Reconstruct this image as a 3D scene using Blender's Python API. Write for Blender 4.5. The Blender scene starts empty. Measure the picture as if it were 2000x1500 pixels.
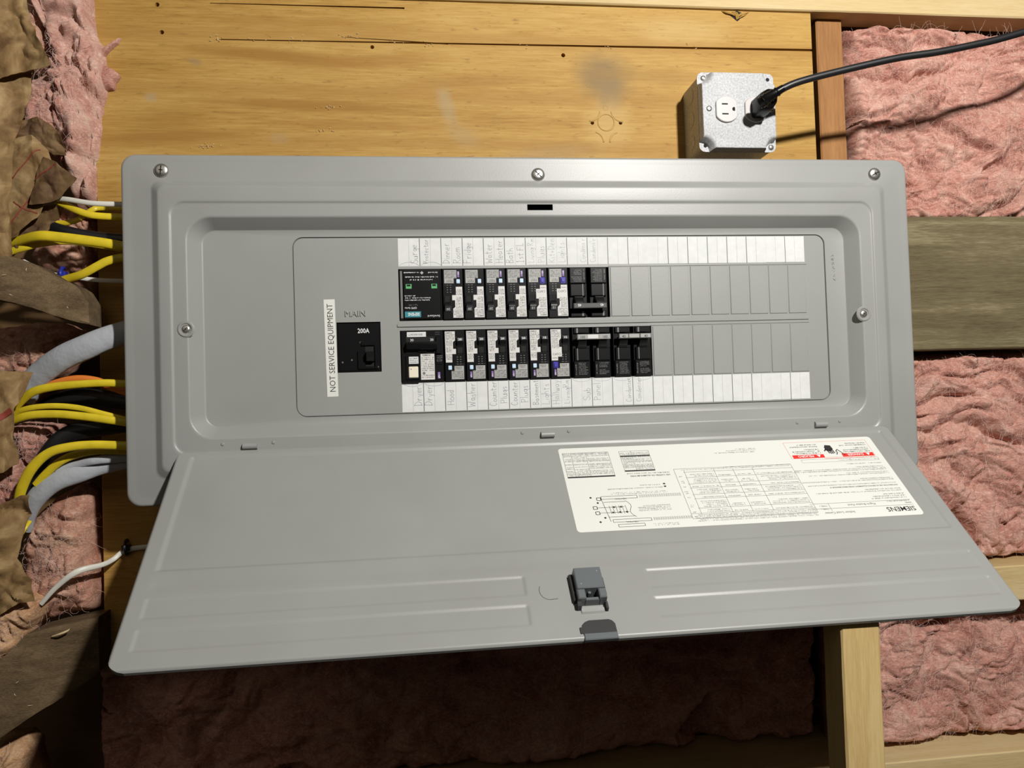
import bpy, math, random
import numpy as np
from mathutils import Matrix, Vector
random.seed(7); rng = np.random.default_rng(7)
IN = 0.0254
SC = bpy.context.scene
COL = SC.collection

# ------------------------------------------------------------------ camera
# frame: x right, y up, z out of the wall towards the room (inches).  World = (x, -z, y)
CAMP = np.array([7.41597432e-01, -3.55156500e+01, -1.99794192e+00])
RC = np.array([[0.99216484, -0.12069932, -0.03225846],
               [-0.02869827, 0.03111968, -0.99910359],
               [0.121595, 0.99220121, 0.02741199]])
cam = bpy.data.cameras.new('camera'); co = bpy.data.objects.new('camera', cam); COL.objects.link(co)
cam.sensor_width = 36; cam.lens = 27.0; cam.clip_start = 0.01
m = Matrix.Identity(4)
for i in range(3):
    m[i][0] = RC[0][i]; m[i][1] = -RC[1][i]; m[i][2] = -RC[2][i]; m[i][3] = CAMP[i] * IN
co.matrix_world = m
SC.camera = co
SC.view_settings.view_transform = 'Standard'; SC.view_settings.look = 'None'
SC.view_settings.gamma = 1.0; SC.view_settings.use_curve_mapping = False
SC.view_settings.exposure = 0.0

# ------------------------------------------------------------------ light
w = bpy.data.worlds.new('world'); SC.world = w; w.use_nodes = True
w.node_tree.nodes['Background'].inputs[0].default_value = (1.0, 0.84, 0.64, 1)
w.node_tree.nodes['Background'].inputs[1].default_value = 0.018
def lamp(name, loc, power, size, color):
    l = bpy.data.lights.new(name, 'POINT'); l.energy = power; l.shadow_soft_size = size * IN; l.color = color
    o = bpy.data.objects.new(name, l); COL.objects.link(o)
    o.location = (loc[0] * IN, -loc[2] * IN, loc[1] * IN); return o
lamp('ceiling_bulb', (23.0, 28.0, 46.0), 103.0, 1.3, (1.0, 0.972, 0.925))
# added fill light, left front: stands in for room bounce, evens the bulb's falloff
fa = bpy.data.lights.new('bounce_fill', 'AREA'); fa.shape = 'DISK'; fa.size = 1.8; fa.energy = 2.8; fa.color = (1.0, .90, .74)
fo = bpy.data.objects.new('bounce_fill', fa); COL.objects.link(fo); fo.location = (-34 * IN, -64 * IN, 40 * IN)
fo.rotation_euler = (Vector((0, 0, 0)) - fo.location).to_track_quat('-Z', 'Y').to_euler()

# ------------------------------------------------------------------ helpers
WALL = np.array([[1, 0, 0, 0], [0, 0, -1, 0], [0, 1, 0, 0], [0, 0, 0, 1]], float)   # local (x,y,z out) -> world inches
def px(u, v, z=0.0):
    """point of the plane `z` inches out of the wall that the photograph shows at pixel (u, v)"""
    d = RC.T @ np.array([(u - 1000) / 1500.0, (v - 750) / 1500.0, 1.0])
    t = (-z - CAMP[1]) / d[1]; q = CAMP + t * d
    return (q[0], q[2], z)
def T3(x=0, y=0, z=0, rz=0.0, rx=0.0, ry=0.0):
    return np.array(Matrix.Translation((x, y, z)) @ Matrix.Rotation(rz, 4, 'Z') @ Matrix.Rotation(rx, 4, 'X') @ Matrix.Rotation(ry, 4, 'Y'))

def rrect(L, R, B, T, r, k=6):
    pts = []
    r = max(r, 1e-4)
    for cx, cy, a0 in ((R - r, T - r, 0), (L + r, T - r, 90), (L + r, B + r, 180), (R - r, B + r, 270)):
        for i in range(k):
            a = math.radians(a0 + 90 * i / (k - 1)); pts.append((cx + r * math.cos(a), cy + r * math.sin(a)))
    return pts
def circ(cx, cy, r, n=20, a0=0.0):
    return [(cx + r * math.cos(a0 + 2 * math.pi * i / n), cy + r * math.sin(a0 + 2 * math.pi * i / n)) for i in range(n)]

_fonts = {}
def font_mesh(s, bold):
    key = (s, bold)
    if key not in _fonts:
        c = bpy.data.curves.new('t', 'FONT'); c.body = s; c.size = 1.0; c.offset = 0.012 if bold else 0.0; c.resolution_u = 2
        o = bpy.data.objects.new('t', c); COL.objects.link(o)
        dg = bpy.context.evaluated_depsgraph_get(); me = bpy.data.meshes.new_from_object(o.evaluated_get(dg))
        v = np.array([q.co[:] for q in me.vertices]).reshape(-1, 3); f = [tuple(p.vertices) for p in me.polygons]
        bpy.data.objects.remove(o); bpy.data.curves.remove(c); bpy.data.meshes.remove(me)
        _fonts[key] = (v, f)
    return _fonts[key]

class MB:
    def __init__(s, M=None):
        s.v = []; s.f = []; s.m = []; s.M = WALL if M is None else M; s.mats = []
    def mi(s, mat):
        if mat not in s.mats: s.mats.append(mat)
        return s.mats.index(mat)
    def add(s, verts, faces, mat, M=None):
        v = np.asarray(verts, float).reshape(-1, 3)
        MM = s.M if M is None else s.M @ M
        v = v @ MM[:3, :3].T + MM[:3, 3]
        n = len(s.v); s.v.extend(v.tolist()); k = s.mi(mat)
        for f in faces: s.f.append(tuple(i + n for i in f)); s.m.append(k)
        return s
    def loft(s, rings, mat, cap=True, capback=False, M=None, skip=None):
        """rings: list of (pts, z); seen from +z the points run counter-clockwise"""
        n = len(rings[0][0]); V = []; F = []
        for pts, z in rings: V += [(p[0], p[1], z) for p in pts]
        for r in range(len(rings) - 1):
            for i in range(n):
                if skip and skip(r, i): continue
                j = (i + 1) % n; a = r * n
                F.append((a + i, a + j, a + n + j, a + n + i))
        if cap: F.append(tuple((len(rings) - 1) * n + i for i in range(n)))
        if capback: F.append(tuple(reversed(range(n))))
        return s.add(V, F, mat, M)
    def prism(s, pts, z0, z1, mat, ch=0.0, M=None):
        if ch:
            c = np.mean(pts, axis=0); q = []
            n = len(pts); P = np.array(pts, float)
            for i in range(n):
                a = P[i - 1]; b = P[i]; d = P[(i + 1) % n]
                e1 = b - a; e2 = d - b; e1 /= np.linalg.norm(e1) + 1e-9; e2 /= np.linalg.norm(e2) + 1e-9
                n1 = np.array([-e1[1], e1[0]]); n2 = np.array([-e2[1], e2[0]]); k = 1 + n1 @ n2
                q.append(tuple(b + (n1 + n2) / max(k, .3) * ch))
            return s.loft([(pts, z0), (pts, z1 - ch), (q, z1)], mat, True, True, M)
        return s.loft([(pts, z0), (pts, z1)], mat, True, True, M)
    def box(s, x0, x1, y0, y1, z0, z1, mat, ch=0.0, r=0.0, M=None):
        pts = rrect(x0, x1, y0, y1, r, 4) if r else [(x0, y0), (x1, y0), (x1, y1), (x0, y1)]
        return s.prism(pts, z0, z1, mat, ch, M)
    def quad(s, x0, x1, y0, y1, z, mat, M=None):
        return s.add([(x0, y0, z), (x1, y0, z), (x1, y1, z), (x0, y1, z)], [(0, 1, 2, 3)], mat, M)
    def line(s, a, b, wd, z, mat, M=None):
        a = np.array(a, float); b = np.array(b, float); d = b - a; L = np.linalg.norm(d) + 1e-9; n = np.array([-d[1], d[0]]) / L * wd / 2
        return s.add([(*(a - n), z), (*(b - n), z), (*(b + n), z), (*(a + n), z)], [(0, 1, 2, 3)], mat, M)
    def text(s, t, x, y, size, z, mat, rot=0.0, bold=False, align='l', sx=1.0, M=None):
        v, f = font_mesh(t, bold)
        if not len(v): return s
        v = v.copy(); wd = v[:, 0].max()
        if align == 'c': v[:, 0] -= wd / 2
        if align == 'r': v[:, 0] -= wd
        v[:, 0] *= size * sx; v[:, 1] *= size
        MM = T3(x, y, z, math.radians(rot))
        return s.add(v, f, mat, MM if M is None else M @ MM)
    def dashes(s, x0, x1, y, h, z, mat, M=None, dens=0.86):
        """a line of print too small to read"""
        x = x0; V = []; F = []
        while x < x1:
            wd = h * random.uniform(0.25, 0.6)
            if random.random() < dens:
                hh = h * random.choice((0.62, 0.62, 0.85, 1.0)); n = len(V)
                if random.random() < .5:
                    V += [(x, y, z), (x + wd * .8, y, z), (x + wd * .8, y + hh, z), (x, y + hh, z)]
                else:
                    V += [(x, y, z), (x + wd * .4, y, z), (x + wd * .7, y + hh, z), (x + wd * .1, y + hh, z)]
                F.append((n, n + 1, n + 2, n + 3))
            x += wd + h * 0.1
        return s.add(V, F, mat, M) if V else s
    def tube(s, pts, ra, mat, rb=None, seg=10, sub=6, M=None, ref=(0, 0, 1), caps=True):
        """swept elliptical tube; ra across, rb along `ref`; radii may be lists"""
        P = np.array(pts, float)
        n = len(P); ra = np.full(n, ra) if np.isscalar(ra) else np.array(ra, float)
        rb = ra if rb is None else (np.full(n, rb) if np.isscalar(rb) else np.array(rb, float))
        Q = []; A = []; Bq = []
        E = np.vstack([2 * P[0] - P[1], P, 2 * P[-1] - P[-2]])
        for i in range(n - 1):
            for k in range(sub + (i == n - 2)):
                t = k / sub; p0, p1, p2, p3 = E[i:i + 4]
                Q.append(.5 * (2 * p1 + (p2 - p0) * t + (2 * p0 - 5 * p1 + 4 * p2 - p3) * t * t + (3 * p1 - p0 - 3 * p2 + p3) * t ** 3))
                A.append(ra[i] * (1 - t) + ra[i + 1] * t); Bq.append(rb[i] * (1 - t) + rb[i + 1] * t)
        Q = np.array(Q); V = []; F = []; ref = np.array(ref, float)
        for i in range(len(Q)):
            t = Q[min(i + 1, len(Q) - 1)] - Q[max(i - 1, 0)]; t /= np.linalg.norm(t) + 1e-9
            sd = np.cross(t, ref); sd /= np.linalg.norm(sd) + 1e-9; nn = np.cross(sd, t)
            for k in range(seg):
                a = 2 * math.pi * k / seg
                V.append(Q[i] + sd * A[i] * math.cos(a) + nn * Bq[i] * math.sin(a))
        for i in range(len(Q) - 1):
            for k in range(seg):
                j = (k + 1) % seg; F.append((i * seg + k, i * seg + j, (i + 1) * seg + j, (i + 1) * seg + k))
        if caps:
            F.append(tuple(reversed(range(seg)))); F.append(tuple((len(Q) - 1) * seg + k for k in range(seg)))
        return s.add(V, F, mat, M)
    def grid(s, G, mat, M=None, flip=False):
        """G: (rows, cols, 3)"""
        h, wd = G.shape[:2]; idx = np.arange(h * wd).reshape(h, wd)
        F = np.stack([idx[:-1, :-1], idx[:-1, 1:], idx[1:, 1:], idx[1:, :-1]], -1).reshape(-1, 4)
        if flip: F = F[:, ::-1]
        return s.add(G.reshape(-1, 3), F.tolist(), mat, M)
    def build(s, name, parent=None, base=None, smooth=35, origin=None):
        """base: world-inch point taken as the mesh origin (the parent's own base)"""
        o0 = np.zeros(3)
        if parent is not None: o0 = np.array(parent.get('_b', (0, 0, 0)), float)
        elif origin is not None: o0 = np.array(WALL[:3, :3] @ np.array(origin, float))
        else:
            A = np.array(s.v); o0 = np.array([A[:, 0].mean(), A[:, 1].max(), A[:, 2].min()])
        V = (np.array(s.v) - o0) * IN
        me = bpy.data.meshes.new(name); me.from_pydata(V.tolist(), [], s.f)
        for mt in s.mats: me.materials.append(mt)
        me.polygons.foreach_set('material_index', s.m)
        if smooth:
            me.polygons.foreach_set('use_smooth', [True] * len(s.f)); me.set_sharp_from_angle(angle=math.radians(smooth))
        me.update()
        o = bpy.data.objects.new(name, me); COL.objects.link(o)
        if parent is not None:
            o.parent = parent; PB[o.name] = o0
        else: o.location = o0 * IN
        o['_b'] = o0.tolist()
        return o
PB = {}
def thing(name, label, cat, base, group=None):
    """Empty at the thing's base; base in wall-frame inches"""
    b = WALL[:3, :3] @ np.array(base, float)
    o = bpy.data.objects.new(name, None); COL.objects.link(o); o.empty_display_size = 0.02
    o.location = b * IN; o['_b'] = b.tolist(); o['label'] = label; o['category'] = cat
    if group: o['group'] = group
    return o
def tag(o, label, cat=None, group=None, kind=None):
    if label: o['label'] = label
    if cat: o['category'] = cat
    if group: o['group'] = group
    if kind: o['kind'] = kind
    return o
def carve(o, mb):
    c = mb.build('cutter', o, smooth=0); c.parent = None; c.matrix_world = o.matrix_world if o.parent is None else o.parent.matrix_basis
    md = o.modifiers.new('b', 'BOOLEAN'); md.operation = 'DIFFERENCE'; md.object = c; md.solver = 'EXACT'
    bpy.context.view_layer.update()
    dg = bpy.context.evaluated_depsgraph_get(); me = bpy.data.meshes.new_from_object(o.evaluated_get(dg))
    o.modifiers.clear(); o.data = me; me.set_sharp_from_angle(angle=math.radians(35)); bpy.data.objects.remove(c)
def dup(root, M, label=None, group=None):
    """copy of a thing with its parts and sub-parts, moved by the matrix M (metres)"""
    r = root.copy(); COL.objects.link(r); r.matrix_basis = M
    if label: r['label'] = label
    for ch in list(root.children):
        c = ch.copy(); COL.objects.link(c); c.parent = r
        for g in list(ch.children):
            d = g.copy(); COL.objects.link(d); d.parent = c
    return r

# --- noise (vectorised value noise)
_tab = rng.random((64, 64, 64)).astype(np.float32)
def vnoise(p):
    i = np.floor(p).astype(int); f = p - i; f = f * f * (3 - 2 * f); i &= 63; j = (i + 1) & 63
    x0, y0, z0 = i[..., 0], i[..., 1], i[..., 2]; x1, y1, z1 = j[..., 0], j[..., 1], j[..., 2]; fx, fy, fz = f[..., 0], f[..., 1], f[..., 2]
    a = _tab[x0, y0, z0] * (1 - fx) + _tab[x1, y0, z0] * fx; b = _tab[x0, y1, z0] * (1 - fx) + _tab[x1, y1, z0] * fx
    c = _tab[x0, y0, z1] * (1 - fx) + _tab[x1, y0, z1] * fx; d = _tab[x0, y1, z1] * (1 - fx) + _tab[x1, y1, z1] * fx
    return (a * (1 - fy) + b * fy) * (1 - fz) + (c * (1 - fy) + d * fy) * fz
def fbm(p, oct=4):
    s = 0; a = .5; q = p.copy()
    for _ in range(oct): s = s + a * vnoise(q); q = q * 2.03 + 17.3; a *= .5
    return s
def ridge(p, oct=4):
    s = 0; a = .5; q = p.copy()
    for _ in range(oct): s = s + a * (1 - np.abs(2 * vnoise(q) - 1)); q = q * 2.1 + 9.1; a *= .5
    return s

# ------------------------------------------------------------------ materials
def mat(name, col=(.5, .5, .5), rough=.5, metal=0.0, spec=.5, **kw):
    m = bpy.data.materials.new(name); m.use_nodes = True; b = m.node_tree.nodes['Principled BSDF']
    b.inputs['Base Color'].default_value = (*col, 1); b.inputs['Roughness'].default_value = rough
    b.inputs['Metallic'].default_value = metal; b.inputs['Specular IOR Level'].default_value = spec
    for k, v in kw.items(): b.inputs[k].default_value = v
    return m
def nodes(m): return m.node_tree.nodes, m.node_tree.links, m.node_tree.nodes['Principled BSDF']
def coords(m, scale=(1, 1, 1), rot=(0, 0, 0), loc=(0, 0, 0)):
    n, l, b = nodes(m); t = n.new('ShaderNodeTexCoord'); mp = n.new('ShaderNodeMapping')
    mp.inputs['Scale'].default_value = scale; mp.inputs['Rotation'].default_value = rot; mp.inputs['Location'].default_value = loc
    l.new(t.outputs['Object'], mp.inputs[0]); return mp.outputs[0]
def noise(m, vec, scale, detail=4, rough=.55, dist=0.0):
    n, l, b = nodes(m); t = n.new('ShaderNodeTexNoise'); t.inputs['Scale'].default_value = scale; t.inputs['Detail'].default_value = detail
    t.inputs['Roughness'].default_value = rough; t.inputs['Distortion'].default_value = dist
    l.new(vec, t.inputs['Vector']); return t.outputs['Fac']
def ramp(m, fac, stops):
    n, l, b = nodes(m); r = n.new('ShaderNodeValToRGB'); e = r.color_ramp.elements
    while len(e) < len(stops): e.new(.5)
    for k, (p, c) in enumerate(stops): e[k].position = p; e[k].color = (*c, 1) if len(c) == 3 else c
    l.new(fac, r.inputs[0]); return r.outputs[0]
def mix(m, fac, a, b2, mode='MIX'):
    n, l, b = nodes(m); x = n.new('ShaderNodeMix'); x.data_type = 'RGBA'; x.blend_type = mode
    for s, v in ((x.inputs[0], fac), (x.inputs[6], a), (x.inputs[7], b2)):
        if isinstance(v, (int, float)): s.default_value = v
        elif isinstance(v, tuple): s.default_value = (*v, 1)
        else: l.new(v, s)
    return x.outputs[2]
def bump(m, fac, strength, dist=0.002):
    n, l, b = nodes(m); t = n.new('ShaderNodeBump'); t.inputs['Strength'].default_value = strength; t.inputs['Distance'].default_value = dist
    l.new(fac, t.inputs['Height']); l.new(t.outputs[0], b.inputs['Normal'])
def setc(m, sock): n, l, b = nodes(m); l.new(sock, b.inputs['Base Color'])

STEEL = mat('painted_steel', (.31, .315, .305), .40, 0, .5)
v_ = coords(STEEL); bump(STEEL, noise(STEEL, v_, 500, 2), .12, .0004)
setc(STEEL, ramp(STEEL, noise(STEEL, v_, 9, 3), [(.3, (.282, .285, .272)), (.7, (.305, .310, .297))]))
STEELD = mat('can_steel', (.16, .16, .155), .55)
PAPER = mat('paper', (.80, .80, .78), .8); setc(PAPER, ramp(PAPER, noise(PAPER, coords(PAPER), 120, 3), [(.3, (.64, .65, .64)), (.7, (.70, .71, .70))]))
STICK = mat('glossy_label', (.72, .73, .68), .42)
INK = mat('black_ink', (.02, .02, .02), .6); GREY = mat('grey_ink', (.17, .17, .17), .7); PENCIL = mat('pencil', (.36, .36, .38), .6)
LGREY = mat('pale_line', (.42, .42, .42), .7); RED = mat('red_ink', (.72, .03, .02), .5); WHITE = mat('white_ink', (.8, .8, .8), .5)
PLAST = mat('black_plastic', (.005, .005, .0055), .30, 0, .28); PLAST2 = mat('black_handle', (.007, .007, .0075), .28, 0, .35); HOLE = mat('dark_recess', (.003, .003, .003), .8)
PGREY = mat('grey_lit_plastic', (.07, .07, .07), .35); MOULD = mat('moulded_marks', (.15, .15, .145), .4)  # on handles PGREY is black plastic with the light put into its colour
SHINY = mat('metal_and_glint', (.45, .45, .44), .25, .3)  # pale metal; on the tie bars it also stands for their glints
LABA = mat('breaker_label_white', (.62, .61, .59), .5); LABB = mat('breaker_label_grey', (.36, .36, .345), .5)
BLUEL = mat('pale_blue_button', (.55, .72, .90), .35); BLUED = mat('dark_blue_button', (.05, .04, .36), .35); PURP = mat('purple_mark', (.22, .12, .36), .5)
CREAM = mat('cream_button', (.80, .74, .58), .4); TEAL = mat('teal_label', (.02, .22, .26), .5); GREEN = mat('green_window', (.12, .42, .16), .3)
SCREW = mat('screw_metal', (.62, .60, .56), .32, .9); n_ = noise(SCREW, coords(SCREW), 900, 2); bump(SCREW, n_, .2, .0003)
GALV = mat('galvanised_steel', (.66, .66, .66), .5, .0, .3)
v_ = coords(GALV); g_ = noise(GALV, v_, 420, 4, .7); setc(GALV, ramp(GALV, g_, [(.3, (.31, .32, .335)), (.5, (.46, .47, .485)), (.7, (.62, .63, .645))])); bump(GALV, g_, .15, .0004)
OUTW = mat('outlet_plastic', (.50, .475, .465), .35)
CORD = mat('cord_rubber', (.012, .012, .013), .42); LATCH = mat('latch_plastic', (.12, .135, .14), .4); LATCHD = mat('latch_dark', (.03, .03, .03), .5)
YEL = mat('yellow_jacket', (.74, .56, .02), .38); setc(YEL, ramp(YEL, noise(YEL, coords(YEL), 60, 3), [(.3, (.62, .47, .02)), (.7, (.78, .60, .025))]))
ORG = mat('orange_jacket', (.72, .20, .03), .4); WJ = mat('white_jacket', (.72, .70, .62), .4); BJ = mat('black_jacket', (.008, .008, .009), .4)
GJ = mat('grey_jacket', (.42, .44, .47), .45); v_ = coords(GJ); bump(GJ, noise(GJ, v_, 60, 3), .35, .004)
BLUES = mat('blue_staple', (.02, .03, .30), .3); CHIP = mat('splinter', (.70, .55, .30), .7)

def wood(name, stops, ax='x', s=10, stretch=14, knots=0, rough=.65, bs=.25, grain=None, contrast=.5):
    m = mat(name, (.5, .4, .2), rough, 0, .3)
    sc = {'x': (1 / stretch * 3, 1, 1), 'z': (1, 1, 1 / stretch * 3)}[ax]
    v = coords(m, sc)
    a = noise(m, v, s, 4, .55, .6); fine = noise(m, coords(m, {'x': (1, 14, 14), 'z': (14, 14, 1)}[ax]), s * 5, 3, .6)
    n, l, b = nodes(m)
    st = noise(m, coords(m, {'x': (.35, 6, 6), 'z': (6, 6, .35)}[ax]), s, 5, .7, .3)
    f = mix(m, .5, a, st); f = mix(m, .25, f, fine)
    c = ramp(m, f, stops)
    if knots:
        vo = n.new('ShaderNodeTexVoronoi'); vo.inputs['Scale'].default_value = knots; l.new(coords(m), vo.inputs['Vector'])
        kf = ramp(m, vo.outputs['Distance'], [(.0, (1, 1, 1)), (.10, (.3, .3, .3)), (.16, (0, 0, 0))])
        c = mix(m, kf, c, (stops[0][1][0] * .35, stops[0][1][1] * .28, stops[0][1][2] * .25))
    setc(m, c); bump(m, fine, bs, .001); return m
PINE = wood('fresh_pine', [(.3, (.44, .30, .12)), (.5, (.58, .44, .22)), (.7, (.66, .54, .33))], 'x', 9)
PINEZ = wood('fresh_pine_upright', [(.3, (.40, .25, .09)), (.5, (.56, .41, .18)), (.7, (.64, .50, .27))], 'z', 11, knots=7)
STUDW = wood('aged_pine_stud', [(.3, (.20, .085, .026)), (.5, (.34, .16, .052)), (.7, (.43, .23, .085))], 'z', 9, knots=8)
OLDW = wood('weathered_board', [(.34, (.06, .045, .02)), (.5, (.15, .12, .062)), (.66, (.34, .29, .17))], 'x', 12, rough=.8)
OLDB = wood('dirty_timber', [(.36, (.045, .028, .013)), (.5, (.125, .082, .042)), (.64, (.22, .155, .085))], 'x', 14, 8, rough=.9, bs=.6)
SHEATH = wood('back_sheathing', [(.2, (.10, .05, .02)), (.8, (.2, .12, .05))], 'x', 8)

# plywood with the stains and smears that the sheet itself has
PLY = mat('amber_plywood', (.5, .3, .1), .62, 0, .22)
n, l, b = nodes(PLY)
vx = coords(PLY, (.16, 1, 1)); a = noise(PLY, vx, 9, 5, .6, 1.2); fine = noise(PLY, coords(PLY, (.8, 10, 14)), 26, 5, .7)
f = mix(PLY, .5, a, fine)
c = ramp(PLY, f, [(.32, (.24, .122, .026)), (.43, (.39, .218, .050)), (.54, (.47, .285, .078)), (.70, (.56, .37, .12))])
fl = noise(PLY, coords(PLY, (3.5, 14, 14)), 16, 3, .6); c = mix(PLY, ramp(PLY, fl, [(.60, (0, 0, 0)), (.70, (.55, .55, .55))]), c, (.22, .12, .035))
# broad cathedral figure
v2 = coords(PLY, (.10, 1, .75), loc=(.3, 0, .12)); wv = n.new('ShaderNodeTexWave'); wv.bands_direction = 'Z'
wv.inputs['Scale'].default_value = 5.5; wv.inputs['Distortion'].default_value = 5; wv.inputs['Detail'].default_value = 2; l.new(v2, wv.inputs[0])
c = mix(PLY, ramp(PLY, wv.outputs['Fac'], [(.0, (.45, .45, .45)), (.25, (0, 0, 0))]), c, (.34, .175, .04))
def spot(x, y, rx, ry, rot, col, k, warp=.25):
    global c
    sc = (1 / (rx * IN), 0.0, 1 / (ry * IN)); t = n.new('ShaderNodeTexCoord'); mp = n.new('ShaderNodeMapping'); mp.vector_type = 'TEXTURE'
    mp.inputs['Location'].default_value = (x * IN, 0, y * IN); mp.inputs['Rotation'].default_value = (0, math.radians(rot), 0)
    mp.inputs['Scale'].default_value = (rx * IN, 1, ry * IN); l.new(t.outputs['Object'], mp.inputs[0])
    nn = n.new('ShaderNodeTexNoise'); nn.inputs['Scale'].default_value = 2.2; nn.inputs['Detail'].default_value = 3; l.new(mp.outputs[0], nn.inputs['Vector'])
    ad = n.new('ShaderNodeVectorMath'); ad.operation = 'MULTIPLY_ADD'; l.new(nn.outputs['Color'], ad.inputs[0]); ad.inputs[1].default_value = (warp * 2, 0, warp * 2); l.new(mp.outputs[0], ad.inputs[2])
    sb = n.new('ShaderNodeVectorMath'); sb.operation = 'MULTIPLY'; sb.inputs[1].default_value = (1, 0, 1)
    su = n.new('ShaderNodeVectorMath'); su.operation = 'SUBTRACT'; su.inputs[1].default_value = (warp, 0, warp); l.new(ad.outputs[0], su.inputs[0]); l.new(su.outputs[0], sb.inputs[0])
    ln = n.new('ShaderNodeVectorMath'); ln.operation = 'LENGTH'; l.new(sb.outputs[0], ln.inputs[0])
    c = mix(PLY, ramp(PLY, ln.outputs['Value'], [(.35, (k, k, k)), (1.0, (0, 0, 0))]), c, col)
PLYO = (4.0, -3.6 - .62, 2.0)     # local origin of the sheet (x, z?, y) set below
def plyspot(u, v, rx, ry, rot, col, k, warp=.25):
    p = px(u, v, -3.6); spot(p[0] - 4.0, p[1] - 2.0, rx, ry, rot, col, k, warp)
plyspot(1180, 150, 2.0, 1.6, 20, (.235, .16, .075), .8)
plyspot(1190, 190, .9, 1.3, 0, (.26, .18, .085), .6)
plyspot(872, 205, .55, 1.5, -14, (.40, .30, .16), .6)
plyspot(905, 265, 1.2, .7, 30, (.38, .27, .13), .45)
plyspot(1080, 300, 3.2, .6, -5, (.34, .22, .10), .45)
plyspot(545, 270, .6, .4, 0, (.38, .27, .14), .4)
plyspot(295, 190, .4, .3, 0, (.38, .30, .2), .5)
plyspot(330, 235, 2.2, .8, 0, (.34, .18, .04), .6)
plyspot(530, 108, 6, .45, 4, (.30, .145, .028), .75)
plyspot(720, 120, 5, .5, -4, (.32, .155, .03), .6)
plyspot(600, 205, 8, .4, 2, (.30, .145, .028), .7)
plyspot(900, 160, 5, .5, -4, (.32, .16, .035), .5)
plyspot(350, 265, 5, .35, -3, (.31, .15, .03), .65)
plyspot(700, 245, 6, .3, 1, (.33, .16, .035), .5)
plyspot(1290, 150, 5, .5, 2, (.33, .19, .05), .5)
plyspot(620, 45, 8, .35, 1, (.33, .17, .035), .5)
plyspot(1330, 60, 3.5, 1.0, 0, (.56, .40, .17), .35)
plyspot(1190, 240, 1.6, 1.6, 0, (.56, .38, .15), .55)
plyspot(380, 120, .5, .25, 20, (.27, .18, .1), .5)
setc(PLY, c); bump(PLY, fine, .3, .0008)

INSUL = mat('pink_fibreglass', (.7, .4, .33), .95, 0, .1)
def insul(m, tint, dirt=.62):
    n, l, b = nodes(m); v = coords(m)
    big = noise(m, v, 16, 6, .62, 1.6); sm = noise(m, coords(m, (1, 1, 1.9)), 75, 6, .72, 3.5); dk = noise(m, coords(m, loc=(3, 1, 2)), 12, 6, .68, .6)
    c = ramp(m, big, [(.36, tint[0]), (.50, tint[1]), (.66, tint[2])])
    c = mix(m, .38, c, ramp(m, sm, [(.34, (.26, .09, .06)), (.5, (.52, .27, .21)), (.66, (.92, .72, .62))]))
    c = mix(m, ramp(m, dk, [(.58, (0, 0, 0)), (.74, (dirt, dirt, dirt))]), c, (.20, .12, .08))
    setc(m, c)
    bump(m, sm, .5, .004)
    b.inputs['Subsurface Weight'].default_value = .2; b.inputs['Subsurface Radius'].default_value = (.005, .0025, .002); b.inputs['Subsurface Scale'].default_value = 1
insul(INSUL, [(.40, .150, .115), (.56, .275, .215), (.68, .43, .35)])
INSUL2 = mat('peach_fibreglass', (.7, .45, .33), .95, 0, .1); insul(INSUL2, [(.38, .15, .09), (.54, .29, .19), (.68, .45, .31)], .7)
INSUL4 = mat('pale_fibreglass', (.7, .5, .4), .95, 0, .1); insul(INSUL4, [(.46, .20, .155), (.64, .37, .30), (.74, .55, .45)], .35)
INSUL3 = mat('tan_fibreglass', (.6, .4, .2), .95, 0, .1); insul(INSUL3, [(.44, .24, .09), (.60, .37, .16), (.70, .47, .24)], .7)
HAIR = mat('glass_fibre', (.80, .58, .50), .7, 0, .2)
KRAFT = mat('kraft_paper', (.24, .16, .07), .75, 0, .3)
v_ = coords(KRAFT); kn = noise(KRAFT, v_, 30, 5, .6, .5)
setc(KRAFT, ramp(KRAFT, kn, [(.34, (.12, .062, .022)), (.5, (.25, .152, .062)), (.66, (.40, .275, .13))])); bump(KRAFT, noise(KRAFT, v_, 130, 4), .3, .002)
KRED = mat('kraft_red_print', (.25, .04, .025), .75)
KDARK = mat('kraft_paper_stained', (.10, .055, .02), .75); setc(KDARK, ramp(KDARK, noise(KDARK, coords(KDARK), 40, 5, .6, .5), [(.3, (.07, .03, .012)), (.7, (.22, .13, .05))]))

# ------------------------------------------------------------------ the setting
mb = MB(); mb.box(-26, 42, -30, 26, -8.4, -7.6, SHEATH)
o = mb.build('wall_back'); o['kind'] = 'structure'; o['label'] = 'dark wooden sheathing behind the insulation'

# ------------------------------------------------------------------ insulation batts
def fibres(mb, pts, nrm, count, rad=.005, L=1.2, spread=.5, seed=0):
    """wisps lying on and curling off the batt"""
    r = np.random.default_rng(seed); ids = r.integers(0, len(pts), count)
    a = r.random(count) * 2 * math.pi; V = []; F = []
    for q in range(count):
        p = pts[ids[q]].copy(); nn = nrm[ids[q]]; ang = a[q]; cur = r.normal() * 1.4; n = 7; ln = L * r.uniform(.3, 1) / n
        lift = r.uniform(.0, spread); base = len(V)
        for k in range(n):
            t = k / (n - 1); d = np.array([math.cos(ang), math.sin(ang), 0]); sd = np.array([-d[1], d[0], 0])
            pp = p + nn * (.015 + lift * math.sin(math.pi * t) * .35)
            rr = rad * (1 - .5 * t)
            V += [pp - sd * rr, pp + sd * rr, pp + np.array([0, 0, rr])]
            p = p + d * ln + nn * 0; ang += cur * .25 + r.normal() * .15
        for k in range(n - 1):
            b0 = base + 3 * k
            for i in range(3):
                j = (i + 1) % 3; F.append((b0 + i, b0 + j, b0 + 3 + j, b0 + 3 + i))
    mb.add(np.array(V), F, HAIR)
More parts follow.
